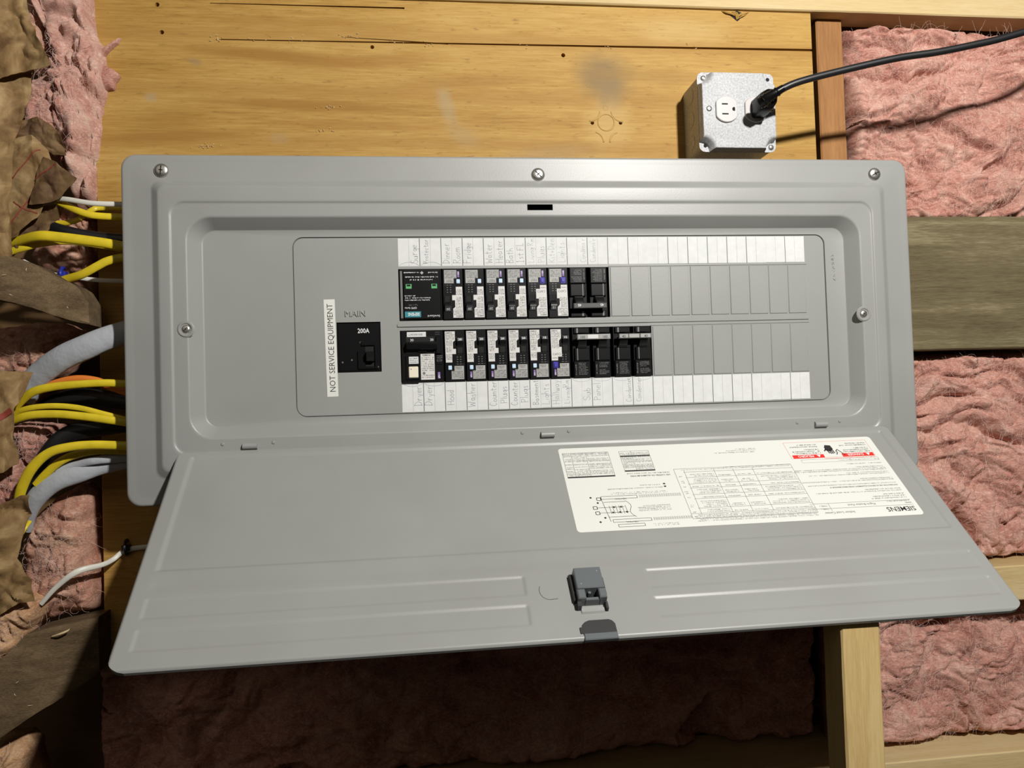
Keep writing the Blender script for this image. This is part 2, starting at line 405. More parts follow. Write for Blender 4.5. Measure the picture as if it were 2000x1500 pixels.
def batt(x0, x1, y0, y1, z, depth, label, seed, m=INSUL, step=.06, edge=.6, amp=1.0, nf=500, name='insulation_batt', sag=None, wob=.35):
    nx = int((x1 - x0) / step); ny = int((y1 - y0) / step)
    u = np.linspace(0, 1, nx); v = np.linspace(0, 1, ny); U, Vv = np.meshgrid(u, v)
    X = x0 + U * (x1 - x0); Y = y0 + Vv * (y1 - y0)
    P = np.stack([X, Y, np.full_like(X, seed * 7.7)], -1)
    wx = fbm(P * .28 + 5, 3) - .45; wy = fbm(P * .28 + 31, 3) - .45
    Q = P + np.stack([wx * 5, wy * 5, 0 * wx], -1)
    R2_ = np.stack([wx, wy, 0 * wx], -1); Q2 = P * np.array([.55, .8, 1]) + R2_ * 3.4
    bil = lambda q: np.abs(2 * vnoise(q) - 1) ** .75
    Q2 = Q2 + .5 * np.stack([fbm(P * 1.1 + 14, 3) - .45, fbm(P * 1.1 + 44, 3) - .45, 0 * wx], -1)
    h = 1.5 * (fbm(P * .28 + 2, 2) - .4) + 1.0 * (bil(Q2 * .62 + 3) - .45) + .55 * (bil(Q2 * 1.35 + 7) - .45) + .28 * (bil(Q2 * 2.9 + 1) - .45) + .14 * (ridge(Q2 * np.array([3, 7, 1]) + 11, 3) - .6)
    gap = fbm(Q2 * .6 + 77, 2); h -= 1.2 * np.clip((gap - .50) / .14, 0, 1) ** 1.5
    dx = np.minimum(X - x0, x1 - X); dy = np.minimum(Y - y0, y1 - Y)
    e = np.clip(np.minimum(dx, dy) / edge, 0, 1); e = np.sqrt(1 - (1 - e) ** 2)
    Z = z + amp * h - depth * .55 * (1 - e)
    # ragged outline
    k = wob * (1 - np.clip(np.minimum(dx, dy) / 1.5, 0, 1))
    X2 = X + k * fbm(P * 1.3 + 50, 3) * np.sign(x0 + x1 - 2 * X) ; Y2 = Y + k * fbm(P * 1.3 + 80, 3) * np.sign(y0 + y1 - 2 * Y)
    G = np.stack([X2, Y2, Z], -1)
    mb = MB(); mb.grid(G, m)
    # closed back
    ring = np.concatenate([G[0, :], G[1:, -1], G[-1, -2::-1], G[-2:0:-1, 0]]); bk = ring.copy(); bk[:, 2] = z - depth
    nr = len(ring); VV = np.concatenate([ring, bk]); FF = [(i, i + nr, (i + 1) % nr + nr, (i + 1) % nr) for i in range(nr)] + [tuple(range(2 * nr - 1, nr - 1, -1))]
    mb.add(VV, FF, m)
    o = mb.build(name, smooth=180); tag(o, label, 'insulation')
    if nf:
        dz = np.gradient(Z, step); N = np.stack([-dz[1], -dz[0], np.ones_like(Z)], -1); N /= np.linalg.norm(N, axis=-1, keepdims=True)
        c_ = 10; fb = MB(); fibres(fb, G[c_:-c_, c_:-c_].reshape(-1, 3), N[c_:-c_, c_:-c_].reshape(-1, 3), int(nf * 2.4), rad=.0045, L=1.7, spread=.35, seed=seed)
        w = fb.build('fibres', o, smooth=0); w['kind'] = 'stuff'
    return o
def zpx(v, z, u=1000): return px(u, v, z)[1]
batt(24.75, 37.5, 7.42, 18.55, -3.6, 2.6, 'pink fibreglass insulation batt above the old grey board on the right, below the power cord', 1, nf=900)
batt(24.4, 37.5, -11.4, .22, -3.2, 2.6, 'pink fibreglass insulation batt below the old grey board, right of the open panel door', 2, nf=900, amp=.9)
batt(22.5, 37.5, -21.05, -13.2, -3.3, 2.6, 'pink fibreglass insulation batt in the lower right corner, right of the pale upright post', 3, nf=800, amp=.75, wob=.3)
batt(-15.6, 22.4, -21.05, -12.0, -4.9, 2.2, 'shaded pink fibreglass insulation below the open panel door', 4, nf=900, step=.11)

# ------------------------------------------------------------------ timber
def board(name, x0, x1, y0, y1, z0, z1, m, label, cat='board', ch=.07, bow=0):
    mb = MB()
    n = 14
    if (x1 - x0) > (y1 - y0):
        ts = np.linspace(x0, x1, n); rings = []
        sec = [(y0, z0), (y0, z1 - ch), (y0 + ch, z1), (y1 - ch, z1), (y1, z1 - ch), (y1, z0)]
        V = []; 
        for i, t in enumerate(ts):
            for (yy, zz) in sec:
                V.append((t, yy + random.uniform(-.012, .012) + bow * math.sin(math.pi * i / (n - 1)), zz + random.uniform(-.008, .008)))
    else:
        ts = np.linspace(y0, y1, n)[::-1]; V = []
        sec = [(x0, z0), (x0, z1 - ch), (x0 + ch, z1), (x1 - ch, z1), (x1, z1 - ch), (x1, z0)]
        for i, t in enumerate(ts):
            for (xx, zz) in sec:
                V.append((xx + random.uniform(-.012, .012), t, zz + random.uniform(-.008, .008)))
    F = [(i * 6 + k, (i + 1) * 6 + k, (i + 1) * 6 + (k + 1) % 6, i * 6 + (k + 1) % 6) for i in range(n - 1) for k in range(6)]
    F = [tuple(reversed(f)) for f in F]
    F += [tuple(range(6)), tuple(reversed(range((n - 1) * 6, n * 6)))]
    mb.add(V, F, m); o = mb.build(name); tag(o, label, cat); return o
hz = zpx(24, -3.45, 1640)
board('header_board', -9.5, 42, hz, hz + 3.5, -5.0, -3.4, PINE, 'pale pine header board running along the top edge above the plywood', 'board')
board('wall_stud', 23.3, 24.85, -14, hz - .02, -7.4, -4.25, STUDW, 'orange-brown wall stud between the plywood and the pink insulation, behind the outlet box', 'stud')
board('weathered_board', 24.0, 42, .22, 7.42, -4.0, -2.5, OLDW, 'old grey-brown weathered board right of the panel, between two insulation batts', 'board')
board('cross_board', 22.0, 42, -13.2, -11.35, -4.6, -1.9, PINE, 'short pale pine cross board at the right edge, just beyond the door corner', 'board')
board('bottom_plate', -16, 42, -22.55, -21.05, -7.0, -2.0, PINE, 'pale pine bottom plate along the lower edge beneath the insulation', 'board')
board('support_post', 16.22, 17.78, -23, -10.62, 6.85, 8.15, PINEZ, 'pale knotty pine post standing under the free edge of the open door', 'post')

# plywood sheet: face strips with saw kerfs between them
def ply_o(mb, name, parent=None):
    return mb.build(name, parent)
root = thing('plywood_board', 'amber plywood backer sheet behind the grey panel, with saw cuts and stains', 'plywood', (4.0, 2.0, -3.6))
ply = root
PX0, PX1, PY0, PY1 = -14.45, 22.66, -14.1, hz - .01
kz = [px(430, 77, -3.6), px(1590, 98, -3.6)]
mb = MB(); mb.box(PX0, PX1, PY0, PY1, -4.2, -3.6, PLY, ch=.03)
sheet = mb.build('plywood_sheet', root)
cuts = []
def kerf(a, b, wd, dp=.35):
    cut = MB(); cuts.append(cut)
    a = np.array(a[:2]); b = np.array(b[:2]); d = (b - a) / np.linalg.norm(b - a); nn = np.array([-d[1], d[0]]) * wd / 2
    cut.prism([tuple(a - nn * .4), tuple(b - nn), tuple(b + nn), tuple(a + nn * .4)], -3.6 - dp, -3.3, HOLE)
kerf(px(430, 77, -3.6), (PX1 + .5, kz[1][1], 0), .13)
kerf(px(670, 72.5, -3.6), px(875, 86, -3.6), .07)
kerf(px(410, 6, -3.6), px(790, 16, -3.6), .09)
for (u, v, r) in ((307, 9, .11), (316, 63, .11), (727, 92, .10), (1100, 108, .11), (1157, 240, .10), (1212, 240, .10)):
    p = px(u, v, -3.6); cut = MB(); cuts.append(cut); cut.prism(circ(p[0], p[1], r, 12), -3.85, -3.3, HOLE)
# pressed outline of an old round box: ring and ears
pc = px(1184, 239, -3.6)
for cut in cuts: carve(sheet, cut)
mb = MB()
def ring2(cx, cy, r, z0, h, m, wd=.05, n=32, a0=0, a1=360, rnd=0):
    V = []; F = []
    for i in range(n + 1):
        a = math.radians(a0 + (a1 - a0) * i / n)
        for rr, zz in ((r - wd, z0), (r - wd * .3, z0 + h), (r + wd * .3, z0 + h), (r + wd, z0)): V.append((cx + rr * math.cos(a), cy + rr * math.sin(a), zz))
    for i in range(n):
        for k in range(3): F.append((i * 4 + k, (i + 1) * 4 + k, (i + 1) * 4 + k + 1, i * 4 + k + 1))
    mb.add([tuple(q) for q in V], [tuple(reversed(f)) for f in F], m)
ring2(pc[0], pc[1], .44, -3.602, .035, PLY)
ring2(pc[0], pc[1] + .78, .12, -3.602, .015, PLY, .035)
for (dx, dy, a0, a1) in ((-.85, .62, -95, -5), (.85, .62, 185, 275), (-.72, -1.05, 0, 75), (.72, -1.05, 105, 180)):
    ring2(pc[0] + dx, pc[1] + dy, .55, -3.602, .035, PLY, .06, 12, a0, a1)
mb.build('pressed_outline', root)
mb = MB()
r2 = random.Random(3)
for (u, v, n) in ((425, 77, 10), (505, 80, 4), (570, 77, 5), (670, 72, 9), (770, 84, 4), (840, 88, 6), (400, 287, 16), (640, 208, 10), (640, 255, 8), (1010, 92, 3), (1180, 92, 3), (1340, 92, 4)):
    for k in range(n):
        p = px(u + r2.gauss(0, 12), v + r2.gauss(0, 3), -3.6); a = r2.uniform(-.6, .9); ln = r2.uniform(.04, .16)
        mb.tube([(p[0], p[1], -3.60), (p[0] + ln * .5 * math.cos(a), p[1] + ln * .5 * math.sin(a), -3.55), (p[0] + ln * math.cos(a), p[1] + ln * math.sin(a), -3.58)], [.012, .018, .006], CHIP, seg=4, sub=2)
o = mb.build('wood_splinter', root); o['kind'] = 'stuff'; o['label'] = 'pale splinters along the saw cuts'
# torn knot in the sheet just under the header
mb = MB()
kp = px(1440, 25, -3.55)
for i in range(9):
    s_ = -1 if i % 2 else 1; x_ = kp[0] + s_ * r2.uniform(.1, .9); yy = kp[1] + .12 - r2.uniform(0, .45) * (1 - abs(x_ - kp[0]))
    mb.tube([(x_, yy, -3.6), (x_ - s_ * .25, yy - .12, -3.5), (kp[0] - s_ * .05, yy - .3, -3.57)], [.02, .05, .015], PLY, seg=5, sub=3)
mb.prism([(kp[0] - .5, kp[1] - .05), (kp[0], kp[1] - .45), (kp[0] + .45, kp[1] - .05), (kp[0], kp[1] + .12)], -3.6, -3.585, HOLE)
mb.build('torn_knot', root)

# ------------------------------------------------------------------ load centre
LC = thing('load_center', 'grey steel breaker panel laid on its side with its door open', 'electrical panel', (6.66, 1.877, -3.6))
LC['_b'] = LC['_b']
def sp(rings, rad):
    """round the bends of a list of rings given as tuples"""
    R = [np.array(r, float) for r in rings]; out = [R[0]]
    for i in range(1, len(R) - 1):
        a = R[i - 1] - R[i]; b_ = R[i + 1] - R[i]; la = math.hypot(a[0], a[5]) + 1e-6; lb = math.hypot(b_[0], b_[5]) + 1e-6
        A = R[i] + a * min(.5, rad / la); B_ = R[i] + b_ * min(.5, rad / lb)
        for t in (0, .25, .5, .75, 1): out.append((1 - t) ** 2 * A + 2 * t * (1 - t) * R[i] + t * t * B_)
    out.append(R[-1]); return out
CX, CY = 6.66, 1.877
def rr(hx, hy, r, z): return (CX - hx, CX + hx, CY - hy, CY + hy, r, z)
rings = sp([rr(18.70, 7.79, .60, -.55), rr(18.74, 7.83, .64, -.14), rr(18.66, 7.75, .6, -.06), rr(18.30, 7.45, .5, -.062), rr(17.42, 6.62, .42, .0),
            rr(17.10, 6.30, .32, .24), rr(16.62, 5.62, .62, .25), rr(16.56, 5.56, .60, .19), rr(15.93, 4.93, 1.05, .19), rr(15.42, 4.46, .62, -.42), (-4.80, 21.08, -2.26, 6.02, .50, -.42)], .07)
R_ = [(rrect(*q[:5], 8), q[5]) for q in rings]
R_.append((rrect(-4.78, 21.06, -2.24, 6.0, .49, 8), -.50))
mb = MB()
# the flat band between the recess lip and the well carries the latch slot
k_in = max(i for i, q in enumerate(rings) if abs(q[5] - .19) < 1e-6 and abs(q[0] - (CX - 16.56)) < .4)
ztop = [i for i in range(len(R_) - 1) if abs(R_[i][1] - .19) < 1e-4 and abs(R_[i + 1][1] - .19) < 1e-4]
bandi = max(ztop, key=lambda i: abs(R_[i][0][7][1] - R_[i + 1][0][7][1]))
mb.loft(R_, STEEL, cap=False, skip=lambda r, i: r == bandi and i == 7)
o7, o8 = R_[bandi][0][7], R_[bandi][0][8]; i7, i8 = R_[bandi + 1][0][7], R_[bandi + 1][0][8]
sl = (6.06, 7.27, 7.09, 7.40); z = .19
V = [(*o7, z), (*o8, z), (*i8, z), (*i7, z), (sl[1], sl[3], z), (sl[0], sl[3], z), (sl[0], sl[2], z), (sl[1], sl[2], z)]
V += [(sl[1], sl[3], z - .1), (sl[0], sl[3], z - .1), (sl[0], sl[2], z - .1), (sl[1], sl[2], z - .1)]
mb.add(V, [(0, 1, 5, 4), (1, 2, 6, 5), (2, 3, 7, 6), (3, 0, 4, 7), (4, 5, 9, 8), (5, 6, 10, 9), (6, 7, 11, 10), (7, 4, 8, 11)], STEEL)
trim = mb.build('trim_cover', LC, smooth=40)
mb = MB(); mb.box(sl[0] - .1, sl[1] + .1, sl[2] - .1, sl[3] + .1, -.3, -.28, HOLE); s_ = mb.build('latch_slot', LC)
# can behind the trim
mb = MB(); wt = .06
x0, x1, y0, y1 = CX - 18.1, CX + 18.1, CY - 7.1, CY + 7.1
mb.box(x0, x1, y0, y1, -3.58, -3.52, STEELD)
for (a, b_, c_, d_) in ((x0, x0 + wt, y0, y1), (x1 - wt, x1, y0, y1), (x0 + wt, x1 - wt, y0, y0 + wt), (x0 + wt, x1 - wt, y1 - wt, y1)): mb.box(a, b_, c_, d_, -3.52, -.16, STEELD)
mb.build('can', LC)

# dead front plate
E0, E1, F0, F1 = -4.76, 21.04, -2.22, 5.98
BT, BB = (2.08, 4.50), (-.80, 1.62)
mb = MB()
mb.loft([(rrect(E0, E1, F0, F1, .45, 8), -.62), (rrect(E0, E1, F0, F1, .45, 8), -.47), (rrect(E0 + .02, E1 - .02, F0 + .02, F1 - .02, .43, 8), -.45)], STEEL, True, True)
plate = mb.build('dead_front', LC)
cut = MB()
cut.box(-2.90, -.90, -.26, 2.06, -1, 0, HOLE)
cut.box(-.02, 10.02, BT[0], BT[1], -1, 0, HOLE); cut.box(-.02, 10.02 - .02 + 2.02, BB[0], BB[1], -1, 0, HOLE)
carve(plate, cut)
plate.data.materials.clear(); plate.data.materials.append(STEEL)
for p_ in plate.data.polygons: p_.material_index = 0
# centre ridge
mb = MB()
mb.loft([(rrect(-.15, 20.1, 1.76, 1.94, .05), -.45), (rrect(-.12, 20.07, 1.80, 1.90, .04), -.39)], STEEL)
mb.build('centre_ridge', LC)
# twist-outs
def filler(x, y0, y1):
    mb = MB(); mb.loft([(rrect(x + .06, x + .995, y0, y1, .02, 3), -.45), (rrect(x + .10, x + .965, y0 + .03, y1 - .03, .02, 3), -.405)], STEEL)
    mb.add([(x + .02, y1 + .02, -.448), (x + .07, y1 + .02, -.41), (x + .04, y1 + .06, -.448)], [(0, 1, 2)], STEEL)
    return mb.build('filler_plate', LC)
for i in range(10, 20): filler(i, BT[0] + .02, BT[1])
for i in range(12, 20): filler(i, BB[0], BB[1] - .02)
for (y_, xa) in ((BT[1] + .04, 10), (BB[1] + .03, 12)):
    mb = MB(); mb.loft([(rrect(xa, 20.1, y_ - .02, y_ + .03, .01, 3), -.45), (rrect(xa, 20.1, y_ - .01, y_ + .02, .01, 3), -.42)], STEEL); mb.build('plate_crease', LC)

# directory strips with the circuits pencilled on them
STROKES = {
 'S': [[(.5, .85), (.3, 1), (.08, .85), (.1, .62), (.45, .42), (.5, .15), (.25, 0), (.02, .15)]], 'u': [[(.02, .5), (.05, .1), (.2, 0), (.36, .12), (.38, .5)], [(.38, .5), (.42, 0)]],
 'r': [[(.05, .52), (.08, 0)], [(.08, .3), (.2, .5), (.36, .48)]], 'g': [[(.36, .45), (.15, .52), (.03, .28), (.15, .05), (.34, .2), (.36, .48), (.34, -.25), (.15, -.35), (.02, -.22)]],
 'e': [[(.04, .27), (.36, .3), (.3, .5), (.12, .5), (.02, .25), (.12, .02), (.36, .06)]], 'P': [[(.08, 0), (.05, 1)], [(.05, .95), (.4, .92), (.45, .68), (.35, .5), (.06, .48)]],
 'o': [[(.2, .5), (.04, .38), (.04, .1), (.2, 0), (.36, .12), (.36, .38), (.2, .5)]], 't': [[(.18, .85), (.18, .06), (.34, 0)], [(.02, .55), (.36, .57)]],
 'c': [[(.36, .42), (.18, .5), (.04, .3), (.08, .05), (.34, .04)]], 'D': [[(.06, 0), (.06, 1)], [(.0, 1), (.35, .85), (.5, .5), (.35, .12), (.0, 0)]],
 'i': [[(.08, .5), (.1, 0)], [(.08, .7), (.09, .74)]], 'n': [[(.05, .52), (.06, 0)], [(.06, .32), (.2, .5), (.36, .42), (.38, 0)]],
 'R': [[(.08, 0), (.05, 1)], [(.05, .95), (.4, .9), (.42, .65), (.08, .5)], [(.12, .5), (.48, 0)]], 'm': [[(.04, .5), (.05, 0)], [(.05, .35), (.18, .5), (.26, .4), (.26, .02)], [(.26, .35), (.4, .5), (.48, .4), (.5, 0)]],
 'F': [[(.06, 0), (.05, 1), (.5, 1)], [(.05, .55), (.4, .56)]], 'd': [[(.36, .4), (.15, .48), (.03, .25), (.14, .02), (.36, .15)], [(.38, 1), (.36, 0)]],
 'W': [[(0, .95), (.14, 0), (.3, .6), (.46, 0), (.62, .95)]], 'a': [[(.34, .42), (.15, .5), (.03, .25), (.14, .02), (.34, .2)], [(.36, .5), (.4, 0)]],
 'H': [[(.05, 0), (.04, 1)], [(.48, 0), (.46, 1)], [(.04, .5), (.47, .52)]], 'B': [[(.05, 0), (.05, 1), (.35, .95), (.38, .7), (.08, .53), (.42, .42), (.44, .1), (.05, 0)]],
 'h': [[(.05, 1), (.06, 0)], [(.06, .3), (.2, .5), (.36, .4), (.37, 0)]], '1': [[(.1, .85), (.2, 1), (.2, 0)], [(.05, 0), (.34, 0)]], 's': [[(.34, .46), (.14, .5), (.1, .34), (.32, .2), (.26, .02), (.04, .04)]],
 'L': [[(.06, 1), (.05, 0), (.45, .02)]], 'v': [[(.02, .5), (.18, 0), (.36, .52)]], 'l': [[(.08, 1), (.1, 0)]], 'K': [[(.05, 1), (.06, 0)], [(.44, .9), (.08, .45), (.46, 0)]],
 '+': [[(.2, .1), (.2, .6)], [(0, .35), (.4, .35)]], 'C': [[(.46, .85), (.25, 1), (.05, .75), (.04, .3), (.2, .02), (.46, .12)]], 'y': [[(.03, .5), (.18, .08)], [(.38, .5), (.1, -.35)]],
 'b': [[(.06, 1), (.06, .02)], [(.06, .35), (.25, .5), (.38, .3), (.25, .02), (.06, .08)]], 'w': [[(0, .5), (.12, 0), (.24, .4), (.36, 0), (.48, .5)]], "'": [[(.1, 1), (.08, .8)]], ' ': []}
def pencil(mb, s, x, y, size, z, rot=90, wd=.022, seed=0):
    r = random.Random(seed); cur = 0; ca, sa = math.cos(math.radians(rot)), math.sin(math.radians(rot))
    for ch in s:
        wch = max([q[0] for st in STROKES[ch] for q in st] + [.15]); dy = r.uniform(-.05, .05); k = size * r.uniform(.92, 1.1)
        for st in STROKES[ch]:
            P = [((cur + q[0] * k + r.uniform(-.01, .01)), (q[1] + dy) * k + r.uniform(-.008, .008)) for q in st]
            for a, b_ in zip(P[:-1], P[1:]):
                A = (x + a[0] * ca - a[1] * sa, y + a[0] * sa + a[1] * ca); B_ = (x + b_[0] * ca - b_[1] * sa, y + b_[0] * sa + b_[1] * ca)
                mb.line(A, B_, wd, z, PENCIL)
        cur += (wch + .14) * k
def arc(mb, xa, xb, y, h):
    n = 8
    for i in range(n):
        f = lambda t: (xa + (xb - xa) * t, y + h * math.sin(math.pi * t) ** .6)
        mb.line(f(i / n), f((i + 1) / n), .014, -.4385, PENCIL)
top_txt = {1: 'Surge', 2: 'Protector', 4: 'Dinner', 5: 'Room', 6: 'Fridge', 8: 'Water', 9: 'Heater', 10: 'Bath', 11: '1st FL', 12: 'Living Rm', 13: 'Plugs', 14: 'Kit+Den', 15: 'Lights', 17: "Condens'r", 18: "Condens'r"}
bot_txt = {1: 'Dryer', 2: 'Dryer', 4: 'Hood', 6: 'Washer', 8: 'Counter', 9: 'Plugs', 10: 'Counter', 11: 'Plugs', 12: 'Basement', 13: 'Lights', 14: 'Hallway', 15: 'LivingRm', 17: 'Sub', 18: 'Panel', 21: 'Condenser', 22: 'Condenser'}
def strip(y0, y1, segs, txt, up):
    for si, (xa, xb) in enumerate(segs):
        mb = MB(); zz = -.447 + .004 * (si % 2)
        mb.box(xa, xb, y0 + .01 * si, y1, -.45, zz + .003, PAPER)
        for i in range(int(math.ceil(xa * 2 - .01)), int(xb * 2 + .01) + 1):
            x = i / 2
            if x <= xa + .05 or x >= xb - .05: continue
            mb.line((x, y0 + .01), (x, y1), .035 if i % 2 == 0 else .012, -.4395, GREY if i % 2 == 0 else LGREY)
        for i, t in txt.items():
            x = i / 2
            if xa - .02 <= x < xb - .02:
                ln = 1.16; wtot = sum(max([q[0] for st in STROKES[c_] for q in st] + [.15]) + .14 for c_ in t); sz = min(.34, 1.16 / wtot)
                ys = (y0 + .12) if up else (y0 + .16 + .12 * (len(t) < 6))
                pencil(mb, t, x + .40, ys, sz, -.4385, seed=i + 50 * up, wd=.016 if (up and i > 11) else .02)
        if up:
            for (a, b_) in ((.03, .95), (1.05, 1.98)):
                if xa <= a < xb: arc(mb, a, b_, y0 + .03, .16)
        else:
            for (a, b_) in ((.08, .95), (1.05, 1.95), (8.05, 8.95), (9.05, 9.95), (10.05, 10.95), (11.05, 11.9)):
                if xa <= a < xb: arc(mb, a, b_, y1 - .02, -.13)
        mb.build('directory_strip', LC, smooth=0)
strip(4.62, 5.93, [(.0, 6.15), (6.15, 12.0), (12.0, 18.0), (18.0, 20.0)], top_txt, True)
strip(-2.17, -.84, [(.0, 6.6), (6.6, 12.1), (12.1, 18.0), (18.0, 20.0)], bot_txt, False)

# NOT SERVICE EQUIPMENT strip
mb = MB(); a_ = px(637, 588, -.44); b_ = px(657, 772, -.44); cx_, cy_ = (a_[0] + b_[0]) / 2, (a_[1] + b_[1]) / 2; tilt = 90.0 - 0.0
M_ = T3(-3.17, .89, 0, math.radians(90.8))
mb.box(-2.24, 2.24, -.25, .25, -.449, -.438, STICK, M=M_)
mb.text('NOT SERVICE EQUIPMENT', 0, -.135, .37, -.4365, INK, align='c', sx=.93, M=M_)
mb.build('warning_strip', LC, smooth=0)['label'] = 'white strip reading NOT SERVICE EQUIPMENT'
# embossed MAIN and the stamped characters by the hinge side
mb = MB()
def emb(t, x, y, size, rot, sx=1.0, h=.03, zb=-.45):
    v, f = font_mesh(t, False); v = v.copy(); v[:, 0] *= size * sx; v[:, 1] *= size; MM = T3(x, y, zb, math.radians(rot))
    top = v.copy(); c_ = 0; top[:, 2] = h; n_ = len(v)
    from collections import Counter
    ec = Counter(); 
    for q in f:
        for i in range(len(q)): ec[(q[i], q[(i + 1) % len(q)])] += 1
    side = [(a, b2, b2 + n_, a + n_) for (a, b2) in ec if (b2, a) not in ec]
    mb.add(np.vstack([v, top]), [tuple(i + n_ for i in q) for q in f] + side, STEEL, MM)
emb('MAIN', -2.52, 2.33, .40, 0, 1.0, .05)
mb.build('embossed_letters', LC, smooth=20)
mb = MB(); r3 = random.Random(5)
for i in range(7):
    yb = 4.95 - .2 * i; xb = 21.45 + .015 * i
    for k in range(3):
        mb.tube([(xb + r3.uniform(-.08, .08), yb + r3.uniform(-.07, .07), -.42), (xb + r3.uniform(-.06, .06), yb + r3.uniform(-.05, .05), -.405), (xb + r3.uniform(-.08, .08), yb + r3.uniform(-.07, .07), -.42)], .014, STEEL, seg=5, sub=2)
mb.build('stamped_characters', LC)

# screws
def screw(x, y, z, r, name, slot_rot, dome=.11, parent=LC):
    mb = MB(); prof = [(r, 0), (r * .97, dome * .25), (r * .8, dome * .7), (r * .5, dome * .95), (r * .22, dome)]
    mb.loft([(circ(x, y, q, 22), z + h) for q, h in prof], SCREW)
    for a in (slot_rot, slot_rot + 90):
        ca, sa = math.cos(math.radians(a)), math.sin(math.radians(a)); l_ = r * (.62 if a == slot_rot else .28)
        M2 = T3(x, y, z, math.radians(a)); mb.box(-l_, l_, -r * .075, r * .075, dome * .6, dome * 1.02, HOLE, M=M2)
    mb.build(name, parent)
for (u, v, a) in ((315, 333, 85), (1051, 341, -45), (1708, 340, 25)):
    p = px(u, v, 0.0); screw(p[0], p[1], 0.0, .32, 'cover_screw', a)
def dimple(u, v):
    p = px(u, v, .19); mb = MB()
    mb.loft([(circ(p[0], p[1], .38, 24), .188), (circ(p[0], p[1], .32, 24), .235), (circ(p[0], p[1], .26, 24), .23), (circ(p[0], p[1], .22, 24), .17)], STEEL)
    mb.build('screw_boss', LC); screw(p[0], p[1], .19, .19, 'trim_screw', 40, .06)
dimple(363, 643); dimple(1687, 613)

# ------------------------------------------------------------------ door
S = .9944; th = .88377
DM = np.eye(4); DM[:3, 0] = [S, 0, 0]; DM[:3, 1] = np.array([0, math.sin(th), math.cos(th)]) * S; DM[:3, 2] = np.array([0, -math.cos(th), math.sin(th)]) * S
DM[:3, 3] = [-9.814, -.20, -3.5584]        # local: x along hinge, y = -v (down the door), z out of its inner face
DW, DH = 33.58, 10.83
def fine_lines(lo, hi, marks, half=.16, n=9, coarse=1.2):
    s = set(np.arange(lo, hi, coarse).tolist() + [hi])
    for q in marks: s |= set(np.linspace(max(lo, q - half), min(hi, q + half), n).tolist())
    a = sorted(s); out = [a[0]]
    for x in a[1:]:
        if x - out[-1] > .004: out.append(x)
    out[-1] = hi; return np.array(out)
us = fine_lines(0, DW, [.1, .7, 14.42, 19.22, 33.0, DW - .1, .35, DW - .35]); vs = fine_lines(0, DH, [.1, .42, 6.45, 6.72, 7.55, 7.92, 8.76, 9.23, 10.08, DH - .1, DH - .35, .3], .13)
def stp(x, w_=.10): t = np.clip((x + w_) / (2 * w_), 0, 1); return t * t * (3 - 2 * t)
def rect(U, V, a, b_, c_, d_, w_=.09): return stp(U - a, w_) * stp(b_ - U, w_) * stp(V - c_, w_) * stp(d_ - V, w_)
def doorz(U, V):
    z = -.085 * rect(U, V, .70, 33.0, .42, 6.62, .10) - .03 * rect(U, V, .7, 33.0, 7.0, 7.5, .2)
    for (a, b_) in ((.66, 14.42), (19.22, 33.0)):
        z = z - .045 * rect(U, V, a, b_, 7.92, 8.76, .08) - .045 * rect(U, V, a, b_, 9.23, 10.08, .08)
    d = np.minimum(np.minimum(U, DW - U), np.minimum(V, DH - V)); z = z - .09 * (1 - np.clip(d / .12, 0, 1)) ** 2
    return z
U, V = np.meshgrid(us, vs)
rc = .62
def inset(V):
    d = np.minimum(V, DH - V); k = np.clip(rc - d, 0, rc); return rc - np.sqrt(np.clip(rc * rc - k * k, 0, None))
ins = inset(V); U2 = np.clip(U, ins, DW - ins)
Z = doorz(U, V)
G = np.stack([U2, -V, Z], -1)
mb = MB(DM); mb.grid(G, STEEL, flip=True)
G2 = G.copy(); G2[..., 2] = Z - .06; mb.grid(G2, STEEL)
ring = np.concatenate([G[0, :], G[1:, -1], G[-1, -2::-1], G[-2:0:-1, 0]]); bk = ring.copy(); bk[:, 2] -= .13
nr = len(ring); mb.add(np.concatenate([ring, bk]), [(i, (i + 1) % nr, (i + 1) % nr + nr, i + nr) for i in range(nr)], STEEL)
inn = bk.copy(); inn[:, 0] = np.clip(inn[:, 0], .07, DW - .07); inn[:, 1] = np.clip(inn[:, 1], -DH + .07, -.07); inn2 = inn.copy(); inn2[:, 2] += .05
mb.add(np.concatenate([bk, inn, inn2]), [(i, (i + 1) % nr, (i + 1) % nr + nr, i + nr) for i in range(nr)] + [(i + nr, (i + 1) % nr + nr, (i + 1) % nr + 2 * nr, i + 2 * nr) for i in range(nr)], STEEL)
door = mb.build('door', LC, smooth=40)
# half-punched knockout
mb = MB(DM)
for i in range(14):
    a = math.radians(150 + i * 9.5); b_ = math.radians(150 + (i + 1) * 9.5); mb.line((15.31 + .38 * math.cos(a), -8.62 + .42 * math.sin(a)), (15.31 + .38 * math.cos(b_), -8.62 + .42 * math.sin(b_)), .02, .002, LATCHD)
mb.line((15.31 - .02, -9.04), (15.31 + .28, -9.02), .02, .002, LATCHD)
mb.build('knockout_mark', door, smooth=0)
# hinge tabs
for x_, y_ in ((-6.72, -3.44), (6.66, -3.42), (20.12, -3.42)):
    mb = MB(); mb.tube([(x_ - .31, y_, .20), (x_, y_, .20), (x_ + .31, y_, .20)], .145, STEEL, rb=.17, seg=14, sub=1)
    mb.build('hinge_tab', LC)
    for dx in (-1.18, 1.0):
        mb = MB(); mb.loft([(circ(x_ + dx, y_ + .12, .09, 12), .185), (circ(x_ + dx, y_ + .12, .05, 12), .23)], STEEL); mb.build('hinge_bump', LC)
